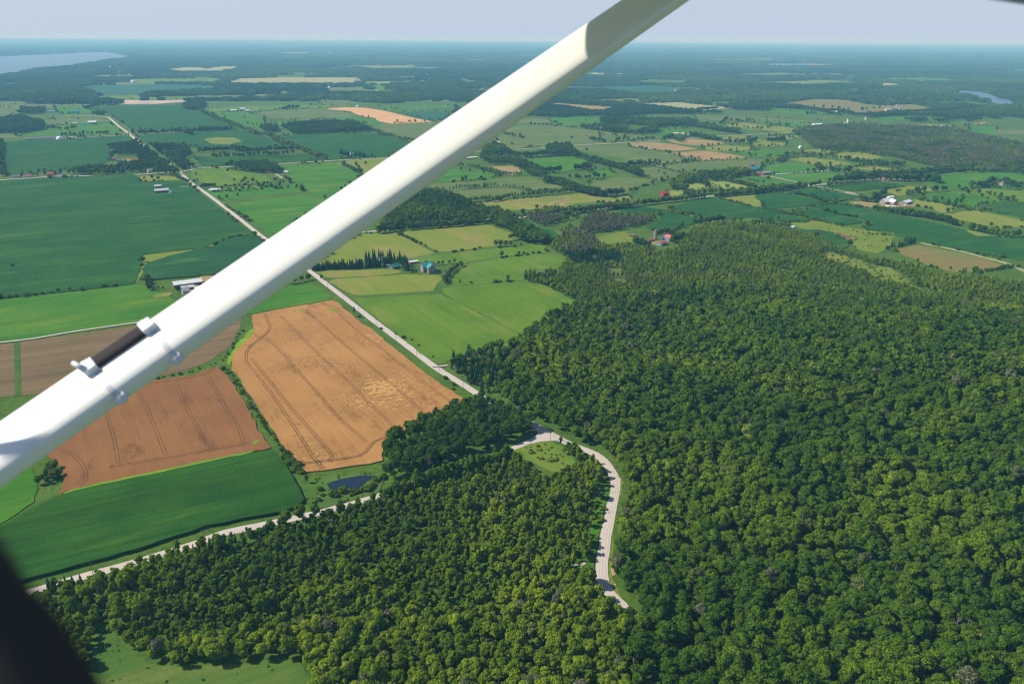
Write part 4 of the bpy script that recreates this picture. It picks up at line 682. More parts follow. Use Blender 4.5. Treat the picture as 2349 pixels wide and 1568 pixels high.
 ('S4', (540,660, 640,690, 700,700), 6, 'bl', (.5, .7), (.05, .4), 2, 'tree left of the red roofed farm'),
 ('S4', (870,600, 930,620, 990,630, 900,660), 6, 'bl', (.55, .8), (.05, .5), 2, 'tree right of the red roofed farm'),
 ('S4', (790,590, 840,580), 6, 'bl', (.6, .75), (.02, .2), 1, 'dark tree behind the red roofed farmhouse'),
 ('R1', (1220,1002, 1350,1000, 1470,997), 9, 'bl', (.7, 1.), (.02, .3), 2, 'tree in the far hedge left of the strut'),
 ('R1', (1490,992, 1700,987, 2100,972), 9, 'bl', (.7, 1.), (.02, .3), 2, 'tree in the far hedge left of the strut'),
 ('R1', (1690,992, 1780,1017), 9, 'bl', (.7, 1.), (.02, .3), 1, 'tree in the far hedge left of the strut'),
 ('R1', (1840,792, 2000,872, 2100,902, 2240,962, 2300,965), 11, 'bl', (.6, .95), (.05, .7), 2, 'tree in the far diagonal hedge'),
 ('R1', (780,772, 900,747, 1100,742), 11, 'bl', (.7, 1.), (.02, .3), 2, 'tree below the gravel pit'),
 ('R1', (870,822, 960,832), 9, 'bl', (.7, 1.), (.02, .3), 2, 'tree at the far road bend'),
 ('R1', (430,950, 560,960, 620,965, 700,945), 14, 'bl', (.6, .9), (.02, .4), 1, 'scattered tree near the far farmsteads'),
 ('R1', (560,1022, 700,1012, 800,1005, 1020,1002), 11, 'bl', (.6, .9), (.02, .4), 1, 'tree behind the long grey barn'),
 ('R1', (20,1080, 10,1250, 30,1390), 10, 'bl', (.6, .9), (.02, .4), 1, 'tree in the hedge at the left edge'),
 ('R1', (120,1398, 200,1395, 330,1388, 420,1378, 540,1378, 640,1380), 16, 'bl', (.5, .8), (.02, .4), 1, 'garden tree among the roadside houses'),
 ('R2', (0,972, 150,970, 300,962), 9, 'bl', (.7, 1.), (.02, .3), 2, 'tree in the far hedge left of the strut'),
 ('R2', (0,1172, 150,1160, 300,1152, 440,1172, 600,1162, 860,1150), 9, 'bl', (.7, 1.05), (.02, .35), 2, 'tree in the hedge above the village'),
 ('R2', (120,1217, 330,1212, 480,1202, 580,1197, 700,1192, 850,1182), 10, 'bl', (.6, .95), (.02, .35), 1, 'tree in the hedge above the village'),
 ('R2', (430,972, 520,1012, 620,1012, 800,1102, 900,1142, 1100,1222, 1160,1237), 9, 'bl', (.6, .95), (.1, .9), 2, 'tree in the diagonal hedge beyond the village'),
 ('R2', (1590,972, 1700,1012, 1800,1042, 1920,1072), 11, 'bl', (.5, .8), (.1, .9), 1, 'tree in the diagonal hedge at the strut'),
 ('R2', (1290,1182, 1350,1200, 1400,1202, 1450,1202, 1530,1222), 9, 'cn', (.8, 1.1), (0, .6), 2, 'conifer around the far roadside cottage'),
 ('R2', (1320,1302, 1325,1305), 9, 'bl', (.9, 1.), (.1, .2), 1, 'lone round tree left of the strut'),
 ('R2', (1400,1332, 1430,1352, 1490,1372), 9, 'bl', (.7, .9), (.1, .3), 1, 'tree in the small group left of the strut'),
 ('R2', (690,1435, 700,1434), 9, 'bl', (.65, .7), (.1, .3), 1, 'lone tree on the lawn below the village'),
 ('R2', (765,1440, 690,1502, 760,1497, 805,1492, 850,1492), 13, 'cn', (.5, .65), (.2, .6), 1, 'small conifer in the lawn below the village'),
 ('R2', (580,1470, 630,1468, 680,1470), 8, 'bl', (.45, .6), (.1, .3), 1, 'small tree in the lawn row below the village'),
 ('R2', (240,1477, 310,1475, 370,1468, 450,1468), 8, 'bu', (1.2, 1.6), (.1, .4), 1, 'bush in the row beside the straight road'),
 ('R2', (20,1495, 90,1488, 160,1482), 6, 'bl', (.45, .65), (.02, .3), 2, 'dark tree beside the straight road'),
 ('R2', (130,1530, 190,1528, 250,1525), 7, 'bu', (1.2, 1.6), (.02, .3), 1, 'bush round the white shed by the road'),
 ('R2', (770,780, 820,767, 900,762), 12, 'bl', (.8, 1.1), (.02, .3), 2, 'tree in the far clump'),
 ('S1', (1690,90, 1740,110, 1790,112), 6, 'bl', (.5, .7), (.02, .3), 2, 'tree where the road leaves the village'),
 ('S1', (2000,252, 2035,272), 8, 'bl', (.4, .5), (.02, .3), 1, 'small tree right of the straight road'),
 ('S1', (2080,322, 2150,372, 2220,412, 2260,442, 2310,472), 9, 'bu', (.8, 1.7), (.1, .9), 1, 'bush in the right verge of the straight road'),
 ('S1', (1350,1000, 1365,1050, 1380,1105), 5, 'yg', (.8, 1.), (.05, .3), 2, 'dark tree left of the long white barn'),
 ('S1', (1450,1082, 1550,1090), 8, 'bl', (.35, .45), (.1, .4), 1, 'small tree in front of the long white barn'),
 ('S1', (1300,1010, 1500,990, 1640,975), 10, 'bu', (.5, .9), (.1, .5), 1, 'bush behind the long white barn'),
 ('S1', (1640,1120, 1645,1122), 9, 'bl', (.75, .8), (.1, .2), 1, 'large round tree in front of the long white barn'),
 ('S1', (135,875, 255,862), 30, 'bu', (1.2, 1.5), (.05, .2), 1, 'lone bush in the big bean field'),
 ('S2', (905,1078, 907,1079), 9, 'yg', (.8, .85), (.1, .2), 1, 'small upright tree on the left verge of the straight road'),
 ('S2', (955,1112, 958,1113), 9, 'bu', (1., 1.1), (.1, .2), 1, 'round bush on the left verge of the straight road'),
 ('S2', (625,768, 628,769), 9, 'bl', (.55, .6), (.1, .2), 1, 'lone round tree where the strut meets the straight road'),
 ('S2', (1553,475, 1556,476), 9, 'bl', (.4, .42), (.2, .25), 1, 'round tree standing between the two mown fields'),
 ('S2', (1632,515, 1634,516), 9, 'bu', (1.3, 1.4), (.1, .2), 1, 'low round bush at the corner of the mown fields'),
 ('S2', (1150,1230, 1152,1231), 9, 'bu', (.8, .9), (.1, .2), 1, 'little bush on the edge of the straight road'),
 ('S2', (1355,1305, 1357,1306), 9, 'bu', (1., 1.1), (.1, .2), 1, 'bush beside the pale pole in the meadow'),
 ('S2', (1160,1170, 1470,1382, 1570,1450, 1720,1540), 28, 'bu', (.5, .8), (.1, .4), 1, 'low bush on the right verge of the straight road'),
 ('T1', (195,485, 250,540, 350,610), 14, 'bu', (.6, .9), (.2, .5), 1, 'low bush between the wheat and the straight road'),
 ('S3', (1165,793, 1167,794), 9, 'bl', (.62, .66), (.2, .25), 1, 'lone tree leaning over the fence in the meadow'),
 ('S3', (1310,772, 1345,774, 1380,773), 6, 'bl', (.4, .48), (.1, .25), 1, 'dark tree of the small clump on the meadow fence'),
 ('S3', (770,1045, 772,1046), 9, 'yg', (.6, .65), (.1, .2), 1, 'small tree on the fence of the two meadows'),
 ('S3', (890,1035, 915,1035), 5, 'bu', (1., 1.3), (.2, .4), 1, 'bush of the pair on the meadow fence'),
 ('S3', (1205,1008, 1210,1009), 9, 'yg', (.9, .95), (.4, .5), 1, 'slim airy tree on the meadow fence'),
 ('S3', (1365,415, 1367,416), 9, 'bl', (.75, .8), (.1, .2), 1, 'lone dark tree above the bean strip'),
 ('S5', (1372,845, 1374,846), 9, 'bl', (.38, .4), (.05, .1), 1, 'lone dark tree on the brown pasture'),
 ('T2', (380,300, 450,290, 500,250, 430,220, 480,180, 540,240), 5, 'bl', (.45, .6), (.02, .92), 2, 'tree of the round clump at the corner of the wheat'),
 ('T4', (1300,300, 1330,350, 1290,420), 6, 'yg', (.6, .9), (.5, .7), 1, 'bright green young tree left of the guardrail'),
 ('T1', (1235,1105, 1240,1107), 5, 'yg', (.7, .8), (.3, .4), 1, 'small tree at the inner corner of the junction'),
 ('T2', (690,1270, 745,1290, 800,1250, 545,1280, 430,1310), 9, 'cn', (.62, .8), (.3, .7), 1, 'pointed spruce in front of the lower road'),
]
allP = []                                                        # rows: x, y, kind, scale, tint, source
KIND = ['bl', 'yg', 'bu', 'cn', 'dd', 'hg']; kid = {k: i for i, k in enumerate(KIND)}
def nfield(P, s, seed=0.0): return np.array([mnoise.noise((x * s + seed, y * s - seed, seed)) for x, y in P])
SRC = []
def push(P, kind, sc, ti, src):
    allP.append(np.c_[P, np.full(len(P), kid[kind]) if isinstance(kind, str) else kind, sc, ti, np.full(len(P), src)])
cleared = [P for n_, P in FP if n_ in ('rough_grass', 'mown_field', 'pasture', 'bean_field', 'orange_wheat_field', 'brown_wheat_field', 'near_maize_field')] + [WP[4]]
LANES = [(L, wd / 2 + 2.3) for wd, L in ROADS[:4]] + [(ROADS[4][1], 3.6)]
clear_strip = G('T4', 1345,230, 1425,150, 1445,60, 1475,100, 1372,560, 1325,760, 1300,900, 1180,960, 1120,900, 1230,800, 1300,700, 1310,560, 1280,470, 1310,330)
WIN = []
for wi, (nm, poly, sp, kind, sr, tr, gap) in enumerate(WOODS):
    SRC.append(nm); lo, hi = poly.min(0), poly.max(0)
    gx, gy = np.meshgrid(np.arange(lo[0], hi[0], sp), np.arange(lo[1], hi[1], sp * .87)); gx = gx + (np.arange(gx.shape[0])[:, None] % 2) * sp / 2
    P = np.c_[gx.ravel(), gy.ravel()] + rng.normal(0, sp * .26, (gx.size, 2)); P = P[inside(P, poly)]
    pr = project(np.c_[P, np.full(len(P), 12.)]); P = P[(pr[:, 0] > -260) & (pr[:, 0] < 2600) & (pr[:, 1] < 1760) & (pr[:, 2] > 10)]
    k = np.zeros(len(P), bool)
    for c in cleared: k |= inside(P, c)
    if nm in ('lower', 'hill'): k |= inside(P, clear_strip)
    for L, wd in LANES:
        Lr = resample(L, 200); k |= near_line(P, Lr, wd)
    P = P[~k]; n1 = nfield(P, .018, wi * 3.1); n2 = nfield(P, .05, 5 + wi); n3 = nfield(P, .008, 9)
    if gap: keep = n2 + n1 * .6 > -.25 + gap * .6 - .25; P, n1, n2, n3 = P[keep], n1[keep], n2[keep], n3[keep]
    m = len(P); sc = rng.uniform(*sr, m) * (1 + .12 * n1); ti = tr[0] + (tr[1] - tr[0]) * np.clip(.40 + .55 * n3 + .5 * n1 + rng.normal(0, .17, m), 0, 1)
    kd = np.full(m, kid[kind]); u = rng.uniform(0, 1, m)
    if nm == 'hill':
        con = inside(P, G('T1', 200,360, 230,410, 420,580, 600,650, 720,600, 830,520, 850,330, 770,270, 300,300)); kd[con & (u < .85)] = kid['cn']; sc[con] *= .95
        low = P[:, 1] > 880; kd[low & (u < .5)] = kid['yg']; kd[~low & (u < .16)] = kid['yg']; sc[~low & (u < .16)] *= 1.45; sc *= 1 + .28 * nfield(P, .11, 3); kd[u > .975] = kid['dd']; ti[(u > .95) & (u < .97)] = rng.uniform(.87, .95, ((u > .95) & (u < .97)).sum())
        left = project(np.c_[P, 0 * P[:, 0]])[:, 0] < 1330; kd[left & (u < .3)] = kid['yg']; sc[left & (u < .3)] *= 1.2
    if nm == 'lower':
        pj = project(np.c_[P, 0 * P[:, 0]]); bg_ = (pj[:, 1] > 1360 + (1430 - pj[:, 0]) * .12) & (u < .75); kd[bg_] = kid['bl']; sc[bg_] *= .72; ti[bg_] += .22
        cn = (pj[:, 1] < 1290) & (pj[:, 0] < 640) & (u < .22); kd[cn] = kid['cn']; sc[cn] *= .62; kd[(u > .985)] = kid['dd']; sc[u > .985] *= .75
        ti += .25 * np.clip((pj[:, 0] - 700) / 700, 0, 1); bb = (u > .80) & (u < .88); kd[bb] = kid['bl']; sc[bb] *= .85; sc *= 1 + .3 * nfield(P, .13, 6)
    if nm == 'belt': kd[u > .985] = kid['dd']; dk = inside(P, G('S3', 1750,780, 1900,740, 2250,780, 2300,860, 2100,880, 1800,880)); kd[dk] = kid['cn']; sc[dk] *= .7
    if nm in ('scrubwood', 'greywood'): g_ = n1 > .05; ti[g_] = rng.uniform(.88, 1, g_.sum()); kd[u > .95] = kid['dd']
    if nm == 'corner': kd[u > .97] = kid['dd']; sc[u > .97] *= .8
    ti = np.clip(ti, 0, 1); push(P, kd, sc, ti, len(SRC) - 1)
for rg, pts, sp, kind, sr, tr, rows, lab in HEDGES:
    SRC.append(lab); L = resample(G(rg, *pts), 1.0); s = np.r_[0, np.cumsum(np.hypot(*np.diff(L, axis=0).T))]; n = max(1, int(s[-1] / sp)); out = []
    for r_ in range(rows):
        t = (np.arange(n + (s[-1] > sp)) + rng.uniform(-.3, .3, n + (s[-1] > sp))) * sp if s[-1] > sp else np.array([0.]); t = np.clip(t, 0, s[-1])
        p = np.c_[np.interp(t, s, L[:, 0]), np.interp(t, s, L[:, 1])]; out.append(p + rng.normal(0, sp * .16, p.shape) + ((r_ - (rows - 1) / 2) * sp * .75) * np.array((.35, .9)))
    P = np.vstack(out); k = np.zeros(len(P), bool)
    for L_, wd in LANES: k |= near_line(P, resample(L_, 200), 3.2)
    P = P[~k] if rows > 1 or not k.all() else P
    fb = 1.3 if kind == 'bl' and rg in ('R1', 'R2', 'R3', 'R4', 'R5', 'S3', 'S4', 'S5') and rows + len(pts) > 4 else 1.0
    push(P, 'hg' if kind == 'bl' else kind, fb * rng.uniform(*sr, len(P)), rng.uniform(*tr, len(P)), len(SRC) - 1)
# scattered shrubs on the rough ground and in the clearings
def shrubs(poly, n, sr, tr, kind='bu'):
    lo, hi = poly.min(0), poly.max(0); P = rng.uniform(lo, hi, (n, 2)); P = P[inside(P, poly)]; push(P, kind, rng.uniform(*sr, len(P)), rng.uniform(*tr, len(P)), len(SRC) - 1)
SRC.append('shrubs'); shrubs(G('S5', 450,762, 560,742, 800,802, 1240,962, 1570,1142, 1330,1110, 950,990, 560,850), 260, (.3, .9), (.3, .7)); shrubs(G('S5', 0,560, 450,760, 700,900, 500,900, 0,700), 500, (.3, 1.0), (.4, .8), 'yg')
shrubs(G('T1', 830,1150, 960,1090, 1150,1070, 1210,1090, 1260,1200, 1300,1290, 1100,1250), 60, (.3, .7), (.4, .8)); shrubs(clear_strip, 140, (.3, .8), (.6, .85)); shrubs(G('T3', 870,250, 1390,200, 1480,230, 1400,400, 1150,470, 800,560, 740,470, 700,330), 90, (.2, .5), (.5, .8))
shrubs(G('T6', 920,1050, 1000,1060, 1150,1330, 1500,1450, 1750,1450, 2250,1400, 2700,1330, 2900,1567, 2900,1900, 900,1900), 120, (.15, .45), (.4, .75)); shrubs(G('S5', 200,482, 700,512, 1150,602, 1130,700, 820,722, 350,542), 120, (.2, .7), (.3, .7)); shrubs(G('S2', 1400,600, 1690,640, 1840,690, 1690,730, 1500,740), 40, (.2, .5), (.3, .6))
SRC.append('field_edge')
for fi, (nm, Q) in enumerate(FP):                                # overgrown field boundaries of the middle distance
    dq = project([[*Q.mean(0), 0]])[0]
    if dq[2] < 1050 or dq[2] > 7000: continue
    if 'wheat' in nm or nm in ('gravel_pit', 'bare_patch', 'grass_strip', 'weed_strip', 'weedy_patch', 'stubble_field', 'rough_grass'): continue
    stp = 8 if dq[2] < 2600 else 13; E = resample(np.vstack([Q, Q[:1]]), stp); E = E + rng.normal(0, 1.6, E.shape); run = np.array([mnoise.noise((x / 95 + fi, y / 95, fi * 1.7)) for x, y in E]); E = E[(run > (.02 if dq[2] > 1500 else .16)) & (rng.uniform(0, 1, len(E)) < .8)]
    if len(E): kk_ = np.where(rng.uniform(0, 1, len(E)) < (.55 if dq[2] > 1500 else .12), kid['hg'], kid['bu']); sc_ = np.where(kk_ == kid['hg'], rng.uniform(.4, 1.0, len(E)), rng.uniform(.8, 1.7, len(E))); push(E, kk_, sc_, rng.uniform(.02, .6, len(E)), len(SRC) - 1)
    if dq[2] > 1500 and nm in ('pasture', 'hay_meadow', 'mown_field', 'green_field') and rng.uniform() < .6:
        lo, hi = Q.min(0), Q.max(0); E = rng.uniform(lo, hi, (14, 2)); E = E[inside(E, Q)][:4]
        if len(E): push(E, 'hg', rng.uniform(.5, .95, len(E)), rng.uniform(.02, .4, len(E)), len(SRC) - 1)
k = np.zeros(len(allP[-1]), bool)
A = np.vstack(allP); nearly = np.ones(len(A), bool)
k = inside(A[:, :2], WP[4]); 
for L_, wd in LANES[:3]: k |= near_line(A[:, :2], resample(L_, 150), 4.2) & (A[:, 5] < len(WOODS))
fe = np.nonzero(A[:, 5] == len(SRC) - 1)[0]
for L_, wd in ROADS[:6]: k[fe] |= near_line(A[fe, :2], resample(wd, 150), 7)
A = A[~k]
pj = project(np.c_[A[:, :2], hill(A[:, 0], A[:, 1]) + 8]); dist = pj[:, 2]
BH = np.array([14., 10., 3.2, 14.5, 13., 11.5])[A[:, 2].astype(int)]; px = BH * A[:, 3] / dist * FPX
infr = (pj[:, 0] > -10) & (pj[:, 0] < 2359) & (pj[:, 1] > 60) & (pj[:, 1] < 1600) & ~((pj[:, 0] < 240) & (pj[:, 1] > 1200 + pj[:, 0] * 1.3)) & (dist < 6000)
upp = 966 - .678 * pj[:, 0]; infr &= ~((pj[:, 1] > upp + 4) & (pj[:, 1] < upp + 112))                          # not behind the strut
ind = np.zeros(len(A), bool)
wood = A[:, 5] < len(WOODS)
for kk, lim in ((0, 300), (1, 240), (3, 200), (4, 120)):
    c = np.nonzero(infr & wood & (A[:, 2] == kk))[0]; c = c[np.argsort(-px[c])][:lim]; ind[c] = True
for kk, lim in ((5, 300), (1, 60), (2, 220), (3, 90), (4, 40)):
    c = np.nonzero(infr & ~wood & (A[:, 2] == kk))[0]; c = c[np.argsort(-px[c])][:lim]; ind[c] = True
WLAB = {'hill': ('{k} in the dense wood right of the winding road', 'trees of the big wood on the right'), 'belt': ('{k} in the young wood beyond the dark hill wood', 'trees of the young wood'),
        'lower': ('{k} in the wood between the lower road and the guardrail', 'trees of the wood at the bottom'), 'corner': ('{k} in the small wood in the fork of the gravel roads', 'trees in the fork of the roads'),
        'grove': ('{k} in the dark grove above the two mown fields', 'trees of the grove above the mown fields'), 'scrubwood': ('{k} in the grey green scrub left of the red roofed farm', 'trees of the scrub'),
        'greywood': ('{k} in the grey wood in front of the river', 'trees of the grey wood'), 'village': ('{k} in the village on the straight road', 'village trees'), 'copse': ('{k} in a copse among the far fields', 'copse trees'), 'field_edge': ('{k} in the overgrown boundaries of the middle distance fields', 'field boundary growth'), 'shrubs': ('{k} in the rough grass clearings', 'scattered shrubs')}
WORD = ['broadleaf tree', 'slender young tree', 'low green bush', 'dark conifer', 'bare dead tree', 'low crowned hedgerow tree']; NAME = ['broadleaf_tree', 'young_tree', 'bush', 'conifer', 'dead_tree', 'hedgerow_tree']; CAT = ['tree', 'tree', 'bush', 'conifer', 'dead tree', 'tree']
CR_ = [BL, YG, BU, CN, DT, HG]; TR_ = [TB, TY, None, TC, None, TB]; SM = [BLj, YGj, BU, CN, DT, HGj]
for i in np.nonzero(ind)[0]:
    x, y, kf, s, ti, src = A[i]; kf = int(kf); src = SRC[int(src)]; z = float(hill(x, y)); rz = random.uniform(0, 6.283); sz = s * random.uniform(.88, 1.15)
    lab, grp = (WLAB[src][0].format(k=WORD[kf]), WLAB[src][1] + ' - ' + WORD[kf]) if src in WLAB else (src, src + ' row')
    nm_ = NAME[kf]
    if kf in (2, 4) or px[i] < 17:
        o = bpy.data.objects.new(nm_, random.choice(SM[kf])); o.location = (x, y, z); o.rotation_euler = (0, 0, rz); o.scale = (s, s, sz); o['tint'] = float(ti); link(o)
    else:
        o = empty(nm_, (x, y, z), rz); o.scale = (s, s, sz)
        c = bpy.data.objects.new('crown', random.choice(CR_[kf])); c['tint'] = float(ti); link(c, o); link(bpy.data.objects.new('trunk', TR_[kf]), o)
    tag(o, lab, CAT[kf], grp)
# the rest of each kind as one mass
rest = ~ind
def lod(kf, d, i): l = 0 if d < 620 else 1 if d < 1500 else 2; return LODI[(KIND[kf], l, i % len(PROTO[KIND[kf]][l]))]
for kf in range(6):
    q = np.nonzero(rest & (A[:, 2] == kf))[0]
    if not len(q): continue
    B = A[q]; s = B[:, 3]; scatter(['broadleaf_woodland', 'young_woodland', 'scrub_bushes', 'conifer_stand', 'dead_timber', 'hedgerow_growth'][kf], np.c_[B[:, :2], hill(B[:, 0], B[:, 1])], [lod(kf, d, random.randrange(12)) for d in dist[q]], rng.uniform(0, 6.28, len(q)),
        np.c_[s, s, s * rng.uniform(.88, 1.15, len(q))], B[:, 4], 'the %ss of the woods and hedges too small or too many to count' % WORD[kf])
# far forest: single trees, then groves, out to the haze
def wedge(r0, r1, sp):
    out = []; y = r0
    while y < r1:
        hw = y * .74 + 60; x = np.arange(-hw, hw, sp); out.append(np.c_[x, np.full(len(x), y)]); y += sp * .87
    P = np.vstack(out); return P + rng.normal(0, sp * .25, P.shape)
def far_keep(P, thr):
    q = project(np.c_[P, 0 * P[:, 0]]); yy = q[:, 1]; xx = q[:, 0]
    lim = np.interp(xx, [-300, 0, 100, 110, 500, 700, 1000, 1030, 1380, 1500, 1800, 1900, 2100, 2349, 2600], [258, 262, 262, 240, 232, 232, 240, 262, 272, 262, 262, 265, 280, 285, 285]); k = yy < lim
    for _, c in FP[:]: k &= ~inside(P, c)
    for c in WP: k &= ~inside(P, c)
    for L_ in (ROADS[6][1], ROADS[7][1], ROADS[0][1]): k &= ~near_line(P, L_, 16)
    P = P[k]; f = nfield(P, 1 / 420., 2.2) + .6 * nfield(P * np.array((.45, 1.6)), 1 / 260., 8) + .35 * nfield(P, 1 / 60., 4)
    g = nfield(P, 1 / 700., 5.5); m = f > thr; return P[m], g[m]
PP = []
for key, a, b_, sp, thr, nvar in (('bl', 1700, 3600, 8.5, -.28, 3), ('pt', 3600, 9500, 33, -.20, 3), ('px', 9500, 45000, 120, -.30, 3)):
    P, g = far_keep(wedge(a, b_, sp), thr); n = len(P); base = LODI[(key, 2 if key == 'bl' else 0, 0)]
    s = rng.uniform(.75, 1.2, n) if key != 'px' else rng.uniform(.8, 1.3, n)
    PP.append(np.c_[P, base + rng.integers(0, nvar, n), s, np.clip(.22 + .3 * g + rng.normal(0, .09, n), 0, 1)])
B = np.vstack(PP); n = len(B); print('far instances', n, 'near', len(A), 'individual', ind.sum())
scatter('far_forest', np.c_[B[:, :2], np.zeros(n)], B[:, 2], rng.uniform(0, 6.28, n), np.c_[B[:, 3], B[:, 3], np.where(B[:, 3] > 0, rng.uniform(.8, 1.15, n), 1)], B[:, 4], 'blue green forest filling the distance up to the horizon', 'forest')

# ------------------------------------------------------------------ buildings
BR = CROSS
def m_per(reg, x, y):
    p = sheet(reg, (x, y))[0]; g = to_ground(p[None])[0]; return project([[*g, 0]])[0, 2] / FPX / 4, g
def building(name, label, cat, reg, x, y, Lpx, W, e, r, rot, wall, roof, detail=0, wing=None, group=None):
    mp, g = m_per(reg, x, y); L = Lpx * mp; o = empty(name, (g[0], g[1], float(hill(*g))), BR + R(rot)); l, w_ = L / 2, W / 2; ov = .5
    def shell(par, l, w_, e, r, cx=0, cy=0, turn=False):
        T = (lambda a, b, c: (cx + b, cy + a, c)) if turn else (lambda a, b, c: (cx + a, cy + b, c))
        V = [T(a, b, c) for c in (-.5, e) for a, b in ((-l, -w_), (l, -w_), (l, w_), (-l, w_))] + [T(-l, 0, e + r), T(l, 0, e + r)]
        obj('wall', V, [(0, 1, 5, 4), (1, 2, 6, 9, 5), (2, 3, 7, 6), (3, 0, 4, 8, 7)], PM[wall], par)
        s = r / w_; V = []; lo = l + ov
        for zz in (0.02, .22):
            V += [T(-lo, -w_ - ov, e - ov * s + zz), T(lo, -w_ - ov, e - ov * s + zz), T(lo, 0, e + r + zz), T(-lo, 0, e + r + zz), T(lo, w_ + ov, e - ov * s + zz), T(-lo, w_ + ov, e - ov * s + zz)]
        return obj('roof', V, [(6, 7, 8, 9), (9, 8, 10, 11), (0, 3, 2, 1), (3, 5, 4, 2), (0, 1, 7, 6), (1, 2, 8, 7), (2, 4, 10, 8), (4, 5, 11, 10), (5, 3, 9, 11), (3, 0, 6, 9)], RM[roof], par)
    rf = shell(o, l, w_, e, r)
    if wing: shell(o, wing[0], wing[1], e - .3, r * .93, wing[2], -w_ - wing[0] + 1.5, True)
    if detail:
        dh = min(e * .8, 3.2); dw = min(1.8 if cat != 'house' else .5, l * .4)
        MB().box(l * .15 - dw, l * .15 + dw, -w_ - .06, -w_ + .05, -.1, dh).build('door', PM['dark' if cat != 'house' else 'brownw'], o)
        for kx in ((-.7, -.35, .55, .8) if cat == 'house' else (-.75, -.45, .7)):
            MB().box(l * kx - .5, l * kx + .5, -w_ - .05, -w_ + .05, e * .45, e * .45 + 1.0).build('window', PM['dark'], o)
        if cat == 'house': MB().box(l * .5 - .35, l * .5 + .35, -.35 + w_ * .3, .35 + w_ * .3, e, e + r + .9).build('chimney', PM['brick'], rf)
    return tag(o, label, cat, group)
